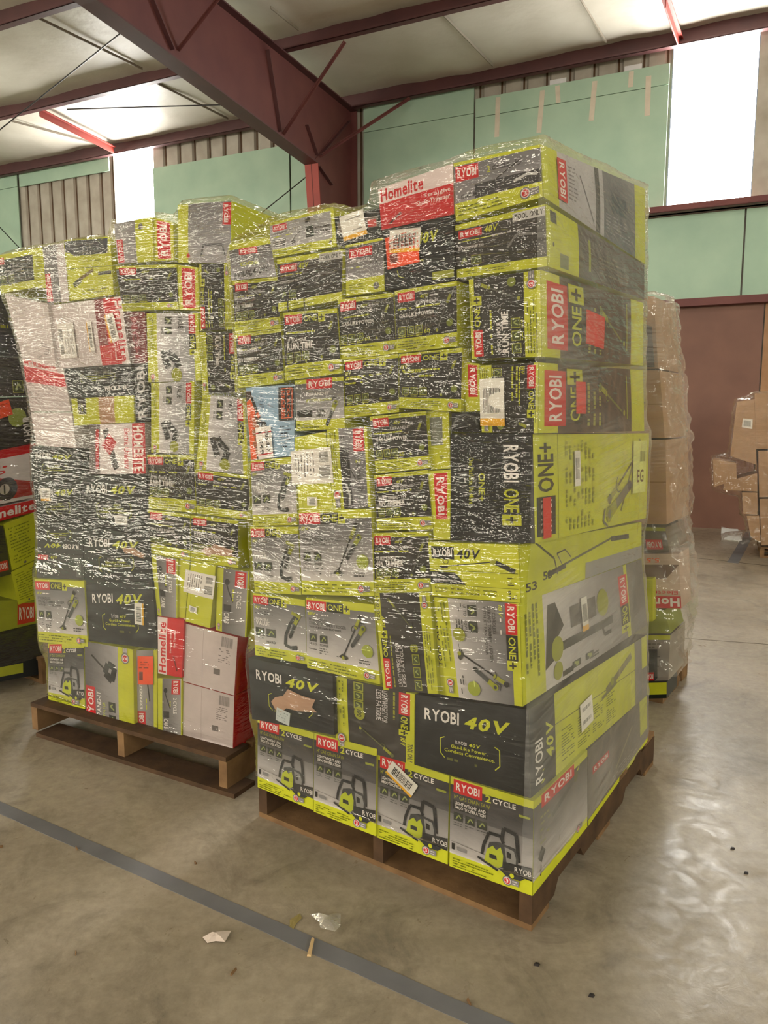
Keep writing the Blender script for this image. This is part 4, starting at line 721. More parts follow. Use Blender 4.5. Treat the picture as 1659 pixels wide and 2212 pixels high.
# left column
C1('trimmer_carton', 'dark brushless trimmer carton in the left column, lower of two alike', q4(510, 722, 608, 709, 614, 827, 516, 838), d_brush)
C1('trimmer_carton', 'dark brushless trimmer carton in the left column, upper of two alike', q4(503, 608, 601, 598, 607, 708, 509, 720), d_brush)
C1('edger_carton', 'grey edger carton with black handwriting, left column of the tallest load', q4(495, 529, 583, 513, 598, 597, 500, 606), d_edger, extra=[('ink', 'f', .5, .16, .15, .022, .12)])
C1('attachment_carton', 'pale grey attachment carton with yellow border on top of the hedge trimmer carton', q4(583, 482, 720, 447, 727, 532, 585, 558), d_attach, depth=.8)
C1('hedge_trimmer_carton', 'dark hedge trimmer carton with black plastic strap, below the pale attachment carton', q4(599, 560, 741, 538, 739, 647, 602, 673), d_hedge, extra=[('tie', 'f', .35, .24, .11, .11, .02)])
C1('attachment_carton', 'tall grey carton with red badge under the black plastic case', q4(747, 530, 828, 513, 831, 628, 748, 640), d_expand)
C1('plastic_case', 'black plastic case end with a white barcode sticker near the top', q4(719, 470, 819, 450, 825, 511, 724, 528), lambda A: (A.rect(0, 0, 1, 1, (40, 42, 42)), A.rect(.1, .35, .95, .75, (120, 108, 100)), A.rect(.75, .4, .92, .66, (190, 70, 66)), A.rect(0, .3, 1, .36, (24, 26, 26))), base=(30, 32, 32), extra=[('barcode', 'f', .46, .55, .085, .07, .12)], cat='case')
C1('trimmer_carton', 'red and white carton on the top row left of the near corner', q4(817, 409, 979, 353, 981, 463, 825, 497), d_homtop, base=(214, 196, 194), depth=.9)
C1('tool_carton', 'black carton with orange sticker and yellow lettering below the red and white carton', q4(827, 500, 978, 466, 983, 606, 832, 628), lambda A: (A.rect(0, 0, 1, 1, BLK), A.text('40V', .50, .66, .80, .84, LIME, 3, .2), A.text('Gas-Like Power.', .35, .38, .6, .43, LIME, 1), A.line([(.2, .3), (.22, .2), (.3, .16)], .012, LIME), A.rect(.7, .06, .99, .18, LIMED)), base=BLK, extra=[('barcode', 'f', .34, .76, .10, .06, -.1), ('orange', 'f', .30, .62, .105, .085, .05)])
C1('trimmer_carton', 'grey and yellow carton at the highest near corner of the tallest load', q4(980, 353, 1167, 312, 1173, 425, 985, 479), d_2cycle, right=[(1392, 408), (1393, 571)], rdesign=d_top_side)
C1('pole_saw_carton', 'dark pole saw carton under heavy film glare, second from top at the near corner', q4(981, 488, 1178, 441, 1182, 575, 985, 601), lambda A: (d_hedge(A), A.fine(.4, .64, .9, .7, 1, LG)), right=[(1391, 573), (1391, 648)], rdesign=d_yel_side)
# right face, rear column
o_ = carton('main', FR, 'tool_carton', 'grey carton at the rear bottom of the right face of the tallest load', q4(1270, 1620, 1396, 1502, 1398, 1600, 1270, 1784), lambda A: (A.rect(0, 0, 1, 1, (120, 112, 106), (96, 90, 86)), A.badge(.06, .62, .3, .72), A.line([(.4, .3), (.7, .7)], .05, (140, 136, 110)), A.rect(0, 0, 1, .08, LIME), A.rect(.85, .3, 1, 1, LIME), A.fine(.35, .1, .8, .3, 4, (150, 146, 140), .6)), depth=.5, off=-.012, group=G1, base=(110, 104, 100))
o_ = carton('main', FF, 'bundle_handle', 'black curved tool handle poking out above the large black corner carton', q4(976, 893, 1034, 893, 1036, 934, 976, 934), lambda A: (A.rect(0, 0, 1, 1, (24, 24, 26)), A.line([(.05, .3), (.2, .8), (.5, .95), (.85, .8), (.95, .4)], .12, (96, 96, 94)), A.line([(.3, .3), (.5, .6), (.7, .3)], .14, (50, 50, 52))), base=(26, 26, 28), depth=.3, off=-.01, cat='handle')

# ---------------- load left of it
G2 = 'cartons on the left pallet load'
def C2(name, label, quad, design, rot=0, **k):
    k.setdefault('depth', .93); return carton('left', FL, name, label, quad, design, rot, group=G2, **k)
C2('chainsaw_carton', 'chain saw carton at the lower left corner of the left load', q4(104, 1390, 181, 1388, 184, 1531, 105, 1514), d_saw)
C2('attachment_carton', 'grey cultivator carton on end with large upward red badge, bottom row of the left load', q4(183, 1385, 287, 1403, 291, 1586, 186, 1557), d_cultivator, 270, off=.004)
C2('attachment_carton', 'slim carton with an orange sticker, bottom row of the left load', q4(288, 1404, 340, 1405, 340, 1587, 293, 1586), d_slim, 270, extra=[('orange', 'f', .55, .77, .085, .12, 0)])
C2('trimmer_carton', 'slim grey carton with small red badge below the upright red and white carton', q4(341, 1465, 394, 1466, 393, 1597, 342, 1590), d_slim2, 90)
C2('trimmer_carton', 'upright red and white carton with upward lettering in the left load', q4(341, 1332, 398, 1339, 393, 1464, 342, 1454), d_homv, 270, base=RED, off=.002)
C2('trimmer_carton', 'plain white carton with red side, upper of two at the right of the left load', q4(398, 1346, 514, 1377, 506, 1502, 396, 1471), d_blank_tape, base=RED)
C2('trimmer_carton', 'plain white carton with red side, lower of two at the right of the left load', q4(396, 1473, 506, 1504, 503, 1621, 395, 1593), d_blank_tape, base=RED)
C2('trimmer_carton', 'light grey trimmer carton above the corner chain saw carton of the left load', q4(75, 1251, 182, 1255, 190, 1397, 84, 1386), lambda A: d_white(A), off=.006)
C2('tool_carton', 'black carton with a yellow edged barcode sticker, lowest of three wide black cartons', q4(186, 1263, 329, 1256, 340, 1402, 193, 1384), d_black, base=BLK, extra=[('barcode', 'f', .80, .52, .085, .05, 1.5)], off=.0)
C2('tool_carton', 'black carton with torn brown strip, middle of three wide black cartons', q4(180, 1141, 322, 1153, 328, 1254, 184, 1262), d_black, base=BLK, extra=[('torn', 'f', .78, .6, .13, .045, -.3)])
C2('tool_carton', 'black carton with a plain white sticker, top of three wide black cartons', q4(175, 1030, 316, 1026, 322, 1150, 180, 1139), d_black, base=BLK, extra=[('plain', 'f', .62, .2, .07, .035, -.05)])
C2('tool_carton', 'small black carton at the left edge of the left load, above the stickered one', q4(69, 964, 170, 972, 173, 1039, 69, 1039), d_black, base=BLK)
C2('tool_carton', 'small black carton with yellow edged barcode sticker over its lettering at the left edge', q4(73, 1041, 174, 1041, 178, 1127, 82, 1130), d_black, base=BLK, extra=[('barcode', 'f', .27, .70, .065, .055, 0)])
C2('tool_carton', 'small black carton lying upside down at the left edge of the left load', q4(82, 1132, 178, 1129, 180, 1198, 81, 1193), d_black, 180, base=BLK)
C2('tool_carton', 'low dark carton under the upside down black carton', q4(81, 1195, 180, 1200, 182, 1253, 79, 1248), d_dark_plain, base=DK)
C2('trimmer_carton', 'dark trimmer carton with white run time lettering in the middle of the left load', q4(317, 982, 419, 984, 424, 1108, 322, 1098), d_hour)
C2('trimmer_carton', 'dark carton with boxed slogan below the run time carton of the left load', q4(320, 1101, 411, 1112, 411, 1210, 322, 1194), d_gas)
C2('trimmer_carton', 'dark glossy carton right of the run time carton in the left load', q4(422, 1015, 539, 1028, 541, 1123, 426, 1109), lambda A: (d_trim(A, '40', None, (), '5', .18)))
C2('trimmer_carton', 'dark carton with torn brown strip at the right edge of the left load', q4(413, 1113, 515, 1125, 515, 1227, 413, 1211), d_gas, extra=[('torn', 'f', .6, .3, .16, .06, 0)])
C2('trimmer_carton', 'slim grey carton on end just above the upright red and white carton', q4(326, 1198, 384, 1208, 383, 1336, 341, 1329), d_slim2, 90)
C2('attachment_carton', 'plain yellow carton edge between slim grey carton and white labelled one', q4(386, 1209, 411, 1213, 399, 1341, 384, 1338), d_limelabel, off=-.02)
C2('attachment_carton', 'yellow carton end with white address label hanging low in the left load', q4(413, 1213, 466, 1222, 454, 1357, 401, 1342), d_limelabel, extra=[('white', 'f', .45, .67, .09, .15, -1.6), ('plain', 'f', .3, .24, .024, .04, 1.5)], off=.002)
C2('trimmer_carton', 'grey carton on end with downward red badge at the right edge of the left load', q4(470, 1226, 539, 1235, 532, 1377, 467, 1361), d_slim2, 90)
C2('blower_carton', 'tall pale blower carton left of its twin, right part of the left load', q4(327, 828, 420, 823, 419, 981, 327, 978), d_blower_tall, 90)
C2('blower_carton', 'tall pale blower carton nearest the gap between the two loads', q4(438, 852, 530, 860, 538, 1026, 424, 1013), d_blower_tall, 90, off=.002)
C2('chainsaw_carton', 'red and white electric chain saw carton above the wide black cartons', q4(194, 917, 313, 914, 316, 1023, 194, 1024), d_elec, 90, base=(150, 140, 138))
C2('tool_carton', 'yellow and brown carton side beneath the upside down black carton near the top', q4(154, 861, 289, 854, 290, 912, 162, 919), d_lime_fan)
C2('tool_carton', 'black carton upside down below the white carton with red end', q4(139, 797, 282, 787, 288, 850, 152, 861), lambda A: d_black(A, True, False), 180, base=BLK)
C2('tool_carton', 'narrow black carton edge with upward lettering beside the upside down carton', q4(290, 788, 318, 785, 324, 905, 294, 912), d_ryobi_strip, 270, base=BLK)
C2('trimmer_carton', 'white carton with a red band under the crumpled white one, left load', q4(48, 772, 136, 794, 154, 889, 67, 889), d_blank_red, base=(210, 200, 200))
C2('trimmer_carton', 'white carton with address print, left edge directly on the small black cartons', q4(67, 891, 155, 891, 165, 968, 79, 962), d_blank, base=(210, 200, 200))
C2('trimmer_carton', 'plain crumpled white carton under the top left strapped carton', q4(11, 637, 103, 656, 121, 792, 48, 770), d_blank, base=(214, 204, 204), off=.002)
C2('trimmer_carton', 'large white carton with address label and red lettered end, left load', q4(105, 660, 263, 640, 282, 785, 122, 797), d_white_hom, base=(214, 204, 204), extra=[('white', 'f', .22, .42, .14, .10, 1.57), ('barcode', 'f', .55, .45, .12, .03, -1.57), ('barcode', 'f', .84, .55, .11, .05, -1.4)])
C2('trimmer_carton', 'dark red carton end right of the large white carton', q4(266, 673, 313, 673, 319, 784, 284, 785), d_homred, 270, base=(110, 40, 44))
C2('blower_carton', 'pale carton with a blower picture behind heavy film streaks, upper middle of the left load', q4(317, 677, 428, 676, 435, 822, 321, 826), d_blower_tall, 90, off=-.004)
C2('trimmer_carton', 'dark run time carton on end touching the tallest load, left load right edge', q4(431, 718, 509, 716, 514, 848, 438, 851), d_run_down, 90)
C2('trimmer_carton', 'dark carton with upward red badge under the top grey carton', q4(431, 571, 498, 568, 502, 711, 432, 715), d_dark18, 270)
C2('trimmer_carton', 'dark carton with red badge below the grey and yellow top carton', q4(250, 575, 382, 571, 386, 668, 266, 672), lambda A: d_trim(A, '40', None, (), '5', .17))
C2('tool_carton', 'yellow carton side with sideways red badge in the second row from the top', q4(384, 572, 428, 578, 430, 671, 388, 669), d_lime_red, 270)
C2('tool_carton', 'grey and yellow carton with upward red badge on the top row of the left load', q4(247, 484, 329, 468, 332, 564, 255, 571), lambda A: (A.rect(0, 0, 1, 1, (120, 116, 120), (160, 156, 158)), A.rect(0, 0, 1, .44, LIME), A.badge(.03, .80, .6, .97), A.disc(.82, .3, .06, (110, 106, 106))), 270, depth=.6)
C2('tool_carton', 'yellow carton side with red badge at the top of the left load', q4(331, 469, 374, 480, 377, 562, 334, 565), d_lime_red, 270, depth=.6, off=-.02)
C2('tool_carton', 'tallest grey carton standing on the right end of the left load', q4(385, 443, 500, 434, 498, 567, 386, 568), d_grey_big, depth=.7)
C2('trimmer_carton', 'dark carton with black strap loops at the top left corner of the left load', q4(-8, 553, 74, 537, 80, 620, 3, 634), d_zip, extra=[('tie', 'f', .45, .5, .10, .10, .1)], depth=.7)
C2('tool_carton', 'yellow carton edge beside the strapped carton on the left load', q4(75, 537, 91, 534, 101, 622, 81, 622), d_lime_txt, depth=.7)
C2('attachment_carton', 'grey carton on end with upward red badge near the top left of the left load', q4(92, 534, 138, 524, 150, 651, 103, 656), lambda A: (A.rect(0, 0, 1, 1, (96, 94, 98), (130, 126, 128)), A.rect(0, 0, 1, .35, (190, 180, 180)), A.badge(.03, .72, .52, .98)), 270, depth=.7)
C2('chainsaw_carton', 'yellow carton with dark header band near the top left of the left load', q4(139, 519, 238, 511, 246, 636, 153, 650), d_chain_yel, depth=.7)

# ---------------- load at the left picture edge
G3 = 'cartons on the load at the left picture edge'
def C3(name, label, quad, design, rot=0, **k): k.setdefault('depth', .7); return carton('edge', FLL, name, label, quad, design, rot, group=G3, **k)
C3('tool_carton', 'dark carton at the left picture edge below the strapped carton', q4(-160, 620, 42, 640, 62, 770, -160, 765), lambda A: (A.rect(0, 0, 1, 1, (60, 62, 64)), A.fine(.5, .3, .95, .8, 4, LIMED, .5)), base=DK)
C3('tool_carton', 'dark carton with a green print, second from top at the left picture edge', q4(-160, 768, 63, 773, 72, 855, -160, 862), lambda A: (A.rect(0, 0, 1, 1, (52, 48, 46)), A.icon(.8, .1, .9, .4, (66, 74, 36), LIMED)), base=DK)
C3('trimmer_carton', 'dark carton with upward yellow lettering and orange sticker at the left picture edge', q4(-150, 880, 70, 857, 79, 955, -150, 1000), d_18v, base=DK, extra=[('orange', 'f', .66, .8, .1, .08, .2)])
C3('chainsaw_carton', 'red and white chain saw carton with a dark round knob picture at the left edge', q4(-150, 1003, 76, 957, 84, 1072, -150, 1120), d_hom_chain, base=RED)
C3('tool_carton', 'red lettered white carton band below the knob picture at the left edge', q4(-60, 1108, 79, 1078, 80, 1104, -60, 1142), d_hom_head, base=(210, 200, 200))
C3('tool_carton', 'yellow carton with printed text below the red lettered band at the left edge', q4(8, 1132, 72, 1108, 83, 1205, 26, 1232), d_lime_txt, depth=.5)
C3('tool_carton', 'second yellow carton with printed text, lower at the left edge', q4(24, 1236, 82, 1208, 86, 1290, 40, 1306), d_lime_txt, depth=.5)
C3('tool_carton', 'dark carton left of the two yellow ones, cut by the picture edge', q4(-150, 1150, 6, 1136, 24, 1240, -150, 1290), lambda A: (A.rect(0, 0, 1, 1, (56, 54, 44)), A.badge(.8, .1, .98, .3)), base=DK, depth=.5)
C3('tool_carton', 'yellow carton with red badge seen behind the left load near its pallet', q4(-150, 1300, 84, 1296, 84, 1345, -150, 1400), lambda A: (A.rect(0, 0, 1, 1, (52, 52, 46)), A.rect(.55, 0, 1, 1, LIMED), A.badge(.78, .1, .96, .9)), base=LIMED)
C3('tool_carton', 'black film covered carton just above the pallet at the left edge', q4(-150, 1402, 90, 1348, 94, 1455, -150, 1500), lambda A: (A.rect(0, 0, 1, 1, (38, 40, 42)), A.rect(0, .1, .8, .3, LIMED)), base=(38, 40, 42))
# ---------------- load behind on the right
G4 = 'cartons on the load behind at the right'
def C4(name, label, quad, design, rot=0, **k): k.setdefault('depth', .36); return carton('rear', F3, name, label, quad, design, rot, group=G4, **k)
C4('tool_carton', 'lime and black tray carton lowest on the load behind at the right', q4(1290, 1478, 1440, 1474, 1440, 1508, 1290, 1512), lambda A: (A.rect(0, 0, 1, 1, LIME), A.rect(0, 0, 1, .25, (30, 36, 28))), base=(70, 70, 66), depth=.2)
C4('tool_carton', 'small dark carton with red corner badge behind the near load', q4(1290, 1408, 1414, 1408, 1414, 1471, 1290, 1474), lambda A: (A.rect(0, 0, 1, 1, (40, 42, 38)), A.badge(.86, .02, .99, .3)), base=DK, depth=.2, off=.02)
C4('tool_carton', 'grey brown carton with faded print and yellow lid edge on the load behind', q4(1290, 1372, 1448, 1372, 1444, 1470, 1290, 1474), d_grey_txt, base=(150, 138, 126), depth=.3, off=-.03)
C4('tool_carton', 'olive yellow carton with dented lid on the load behind', q4(1290, 1318, 1436, 1318, 1448, 1368, 1290, 1370), lambda A: A.rect(0, 0, 1, 1, (140, 146, 60)), base=(140, 146, 60), depth=.26)
C4('trimmer_carton', 'carton with upside down white lettering on red band, load behind at the right', q4(1330, 1196, 1466, 1196, 1472, 1314, 1330, 1312), d_shoe, 180, base=(190, 164, 146), depth=.2)
C4('tool_carton', 'small yellow carton poking out under the slanted film of the load behind', q4(1330, 1250, 1410, 1250, 1410, 1342, 1330, 1345), d_limelabel, depth=.15, off=.05)
C4('tool_carton', 'dark carton with upside down red badge on the load behind', q4(1300, 1135, 1437, 1140, 1446, 1192, 1300, 1194), lambda A: (A.rect(0, 0, 1, 1, (86, 76, 66)), A.rect(0, .0, 1, .14, LIMED), A.badge(.08, .5, .32, .9)), 180, base=(110, 96, 80), depth=.36)
C4('kraft_carton', 'brown carton in the load behind, just above the printed cartons', q4(1300, 950, 1438, 950, 1440, 1133, 1300, 1130), d_kraft, base=BRN, depth=.44)
C4('kraft_carton', 'brown carton in the load behind, middle of the brown ones', q4(1300, 800, 1425, 800, 1436, 946, 1300, 946), d_kraft, base=BRN, depth=.42)
C4('kraft_carton', 'brown carton at the top of the load behind at the right', q4(1300, 640, 1412, 640, 1422, 796, 1300, 796), d_kraft, base=BRN, depth=.40)
C4('tool_carton', 'dark carton corner sticking out behind the upper right edge of the tallest load', q4(1330, 700, 1392, 700, 1398, 790, 1330, 790), lambda A: A.rect(0, 0, 1, 1, (62, 54, 52)), base=(62, 54, 52), depth=.2, off=.12)
# ---------------- brown cartons by the wall
G5 = 'brown cartons on the pallet by the wall'
def C5(name, label, quad, design=None, rot=0, **k): k.setdefault('depth', .6); return carton('wall', FB, name, label, quad, design, rot, group=G5, base=BRN, **k)
C5('kraft_carton', 'top brown carton on the pallet by the brown wall panel', q4(1630, 850, 1760, 845, 1760, 968, 1633, 970))
C5('kraft_carton', 'bulging brown carton with white label left of the top one', q4(1592, 868, 1630, 862, 1634, 1004, 1578, 985), extra=[('plain', 'f', .62, .62, .10, .09, -.05)], depth=.5)
C5('kraft_carton', 'torn open brown carton with wrinkled flap poking left', q4(1540, 992, 1590, 1000, 1592, 1036, 1542, 1052), depth=.35)
C5('kraft_carton', 'flat brown carton poking left below the torn open one', q4(1564, 1042, 1636, 1022, 1636, 1062, 1562, 1058), depth=.5)
C5('kraft_carton', 'small brown carton stacked below the flat one', q4(1603, 1064, 1636, 1064, 1636, 1112, 1606, 1110), depth=.5)
C5('kraft_carton', 'brown carton at the lower left of the pallet by the wall', q4(1613, 1114, 1640, 1114, 1643, 1172, 1622, 1160), depth=.5)
C5('kraft_carton', 'upper brown carton in the right column of the pallet by the wall', q4(1638, 974, 1760, 972, 1760, 1072, 1640, 1074))
C5('kraft_carton', 'lower brown carton in the right column of the pallet by the wall', q4(1641, 1078, 1760, 1076, 1760, 1178, 1644, 1178))

# ================================================================== PALLETS
def pallet(F, x0, x1, y0, depth, label, h=.14, m='wood_d', m2='wood', lead_off=0, group='wooden pallets under the loads', nb=7):
    """F front frame; stringers run away from the viewer; y0 = offset of the front edge (towards the viewer)"""
    root = empty('wooden_pallet', F.at((x0+x1)/2, 0, y0-depth/2), label, 'pallet', group); sh = h-.036; back = -F.N
    for k, x in enumerate((x0, (x0+x1)/2-.019, x1-.038)):
        b = MB(); prof = [(0, .018), (.15, .018), (.17, .055), (.37, .055), (.39, .018), (.61*depth/1.2*1.0+.2-.0, .018)]
        d = depth; prof = [(0, .018), (.16, .018), (.19, .058), (.37, .058), (.40, .018), (d-.40, .018), (d-.37, .058), (d-.19, .058), (d-.16, .018), (d, .018), (d, .018+sh), (0, .018+sh)]
        b.hexa([F.at(x, z, y0)+back*y for y, z in prof], [F.at(x+.038, z, y0)+back*y for y, z in prof]); b.build('stringer', M[m], root)
    for k in range(nb):
        wd = .09 if 0 < k < nb-1 else .13; y = (depth-wd)*k/(nb-1); j = random.uniform(-.004, .004)
        b = MB(); b.box(F.at(x0+j, h-.018, y0)+back*y, F.X*(x1-x0), back*wd, Z*.018); b.build('deck_board', M[m if k % 2 else m2], root)
    for k in range(3):
        y = (depth-.12)*k/2; b = MB(); b.box(F.at(x0+(lead_off if k == 0 else 0), 0, y0)+back*(y-(.02 if k == 0 and lead_off else 0)), F.X*(x1-x0), back*.12, Z*.018); b.build('bottom_board', M[m2], root)
    return root
pallet(Frame((.404, 1.8667), (.819, -.573)), -1.03, 0, 0.0, 1.2, 'shade-darkened wooden pallet carrying the tallest load')
pallet(FL, -1.10, .02, .06, 1.0, 'light wooden pallet under the left load, boards jutting out in front', m='wood', m2='wood_d', lead_off=.05)
pallet(Frame(floor_pt(93, 1478), (.819, -.573)), -1.2, 0, 0, .9, 'wooden pallet at the left picture edge behind the left load', m='wood')
pallet(F3, -.95, -.02, -.04, .5, 'wooden pallet under the load behind at the right', m='wood')
pallet(FB, -.02, 1.0, .0, .9, 'pale wooden pallet under the brown cartons by the wall', h=.11, m='wood', m2='wood')

# ================================================================== STRETCH FILM
def inside(p, poly):
    c = False; n = len(poly)
    for i in range(n):
        a, b_ = poly[i], poly[(i+1) % n]
        if (a[1] > p[1]) != (b_[1] > p[1]) and p[0] < (b_[0]-a[0])*(p[1]-a[1])/(b_[1]-a[1])+a[0]: c = not c
    return c
def blur(a, s_, axis, wrap=False):
    r = int(3*s_)+1; k = np.exp(-.5*(np.arange(-r, r+1)/s_)**2); k /= k.sum()
    pad = [(0, 0), (0, 0)]; pad[axis] = (r, r); A_ = np.pad(a, pad, mode='wrap' if wrap else 'edge'); out = np.zeros_like(a)
    for i in range(2*r+1): out += k[i]*np.take(A_, range(i, i+a.shape[axis]), axis=axis)
    return out
def film(load, label, m, z0=.16, nth=840, dz=.011, gap=.012, wr=.004, topw=.30, seed=1, arc=None, zs=.03, tent=0):
    bx = LOADS[load]; allp = [(p.x, p.y) for f, bk in bx for p in f+bk]; c = np.mean(allp, 0)
    zt = max(p.z for f, bk in bx for p in f+bk)+.02; Zs = np.arange(z0, zt, dz); th = np.linspace(0, 2*math.pi, nth, endpoint=False); D = np.stack([np.cos(th), np.sin(th)], 1)
    R = np.zeros((len(Zs), nth))
    def hull(P):
        P = sorted(set(P)); 
        def half(P):
            h = []
            for p in P:
                while len(h) > 1 and (h[-1][0]-h[-2][0])*(p[1]-h[-2][1])-(h[-1][1]-h[-2][1])*(p[0]-h[-2][0]) <= 0: h.pop()
                h.append(p)
            return h
        return half(P)[:-1]+half(P[::-1])[:-1]
    for i, z in enumerate(Zs):
        P = []
        for f, bk in bx:
            for (t, bo) in ((f[0], f[3]), (f[1], f[2]), (bk[0], bk[3]), (bk[1], bk[2])):
                if bo.z-.025 <= z <= t.z+.025:
                    k = min(1, max(0, (z-bo.z)/max(1e-4, t.z-bo.z))); p = bo*(1-k)+t*k; P.append((round(p.x-c[0], 4), round(p.y-c[1], 4)))
        if len(P) < 3: R[i] = R[i-1]; continue
        H = hull(P); r = np.zeros(nth)
        for a, b_ in zip(H, H[1:]+H[:1]):
            nx, ny = b_[1]-a[1], -(b_[0]-a[0]); L = math.hypot(nx, ny)
            if L < 1e-6: continue
            nx /= L; ny /= L; d = nx*a[0]+ny*a[1]; den = D[:, 0]*nx+D[:, 1]*ny
            ca = a[0]*D[:, 1]-a[1]*D[:, 0]; cb_ = b_[0]*D[:, 1]-b_[1]*D[:, 0]
            ok = (den > 1e-6) & (ca >= -1e-9) & (cb_ <= 1e-9); r[ok] = np.maximum(r[ok], d/den[ok])
        r[r == 0] = np.percentile(r[r > 0], 8); R[i] = r
    w_ = int(.035/dz)+tent; Rm = R.copy()
    for k in range(-w_, w_+1): Rm = np.maximum(Rm, np.roll(R, k, 0) if 0 < k < 0 else np.take(R, np.clip(np.arange(len(Zs))+k, 0, len(Zs)-1), 0))
    R = blur(Rm, zs/dz, 0); R = blur(R, 1.2, 1, True)
    # edge height per direction
    zt_ = np.zeros(nth)
    for j in range(nth):
        best = z0+.3
        for fr_ in (.975, .93, .86):
            p = (c[0]+D[j, 0]*R[-1, j]*fr_, c[1]+D[j, 1]*R[-1, j]*fr_)
            for f, bk in bx:
                q = [(x.x, x.y) for x in (f[0], f[1], bk[1], bk[0])]
                if inside(p, q):
                    nn = (f[1]-f[0]).cross(bk[0]-f[0]); best = max(best, min(f[0].z-(nn.x*(p[0]-f[0].x)+nn.y*(p[1]-f[0].y))/nn.z, max(f[0].z, f[1].z, bk[1].z)))
        zt_[j] = best
    zt_ = np.maximum(zt_, np.percentile(zt_, 15)); zt_ = np.max([np.roll(zt_, k) for k in range(-2, 3)], 0); zt_ = blur(zt_[None, :], 2.5, 1, True)[0]+.01
    arcl = np.cumsum(np.hypot(*(np.roll(D*R[len(Zs)//2][:, None], -1, 0)-D*R[len(Zs)//2][:, None]).T))
    nv = len(Zs); V = []; UV = []; rings = 10
    T_, K = np.meshgrid(arcl, np.arange(nv)/(nv-1.0))
    Zg = z0+(zt_[None, :]-z0)*K; idx = np.clip(((Zg-z0)/dz), 0, nv-1.001); i0 = idx.astype(int); fx = idx-i0
    Rg = np.take_along_axis(R, i0, 0)*(1-fx)+np.take_along_axis(R, np.minimum(i0+1, nv-1), 0)*fx
    wrk = wr*(vn(T_*9+Zg*3, Zg*38-T_*4, seed)+.8*vn(T_*30, Zg*30+T_*12, seed+1)+1.2*vn(T_*5+Zg*6, Zg*14+T_*3, seed+2)); wrk = np.abs(wrk)*1.3
    Rg = Rg+gap+wrk
    Zg = Zg + .006*vn(T_*6, K*8, seed+4); Zg[0] += .05*vn(T_[0]*4, T_[0]*0, seed+5)
    X = c[0]+D[None, :, 0]*Rg; Y = c[1]+D[None, :, 1]*Rg
    rows = [np.stack([X[i], Y[i], Zg[i]], 1) for i in range(nv)]; uvr = [np.stack([T_[i], Zg[i]], 1) for i in range(nv)]
    for k in range(1, rings+1):
        fr_ = 1-topw*k/rings; zz = Zg[-1]*(1-.7*k/rings)+np.percentile(zt_, 80)*.7*k/rings*0+Zg[-1]*.7*k/rings + .012*vn(arcl*7, arcl*0+k*.9, seed+6)+.004
        rows.append(np.stack([c[0]+(X[-1]-c[0])*fr_, c[1]+(Y[-1]-c[1])*fr_, zz], 1)); uvr.append(np.stack([arcl, Zg[-1]+.06*k], 1))
    V = np.concatenate(rows); U = np.concatenate(uvr); NR = len(rows); F_ = []
    ok = np.ones(nth, bool)
    for i in range(NR-1):
        for j in range(nth):
            j2 = (j+1) % nth; F_.append((i*nth+j, i*nth+j2, (i+1)*nth+j2, (i+1)*nth+j))
    me = bpy.data.meshes.new('stretch_wrap'); me.from_pydata(V.tolist(), [], F_)
    uv = me.uv_layers.new(name='UVMap'); li = np.zeros(len(me.loops), dtype=np.int32); me.loops.foreach_get('vertex_index', li)
    Ul = U[li].copy(); q = Ul.reshape(-1, 4, 2); last = q[:, :, 0].max(1)-q[:, :, 0].min(1) > 1; q[last, :, 0] = np.where(q[last, :, 0] < 1, q[last, :, 0]+arcl[-1], q[last, :, 0]); uv.data.foreach_set('uv', Ul.ravel().astype(np.float32))
    me.polygons.foreach_set('use_smooth', [True]*len(me.polygons)); me.update()
    if isinstance(m, tuple):
        # the film is thicker (more turns) on one side: choose by facing
        ctr = V[np.array([f[0] for f in F_])][:, :2]-c; sel = (ctr @ np.array(m[2][:2])) > (ctr @ np.array(m[3][:2]))
        me.polygons.foreach_set('material_index', sel.astype(np.int32)); ms = [m[0], m[1]]
    else: ms = m
    o = link('stretch_wrap', me, ms); return prop(o, label, 'plastic wrap', 'stretch film around the pallet loads')
film('main', 'clear crinkled stretch film wound around the tallest load', (M['film'], M['hazy'], (FR.N.x, FR.N.y), (FF.N.x, FF.N.y)), z0=.17, seed=11)
film('left', 'clear crinkled stretch film around the load left of the tallest one', M['film'], z0=.15, seed=21)
film('edge', 'stretch film around the load at the left picture edge', M['film'], z0=.15, nth=500, dz=.02, seed=31)
film('rear', 'loose hazy stretch film around the load behind at the right', M['hazy'], z0=.16, nth=500, dz=.018, gap=.03, wr=.03, seed=41, zs=.05)
film('wall', 'stretch film around the brown cartons by the wall', M['film'], z0=.12, nth=400, dz=.015, gap=.015, wr=.02, seed=51, zs=.015)

# ================================================================== FLOOR TAPE AND DEBRIS
p0 = floor_pt(0, 1745); p1 = floor_pt(1040, 2212); p1b = floor_pt(1080, 2212); d = (floor_pt(1060, 2212)-p0); b = MB()
n = 40; vs = []
for k in range(n+1):
    t = -.8+2.3*k/n; c = p0+d*t; s_ = d.cross(Z).normalized(); e = .026+random.uniform(-.0015, .0015); vs.append((c-s_*e, c+s_*(.026+random.uniform(-.0015, .0015))))
for k in range(n):
    a, c = vs[k]; a2, c2 = vs[k+1]; b.hexa([a, c, c2, a2], [x+Z*.0015 for x in (a, c, c2, a2)])
prop(b.build('floor_tape', M['tape']), 'long dark grey tape line crossing the near floor', 'tape')
b = MB(); strip(b, floor_pt(1583, 1216), floor_pt(1620, 1150), .10, .0015); prop(b.build('floor_tape', M['tape']), 'short grey tape line on the floor by the brown wall panel', 'tape')
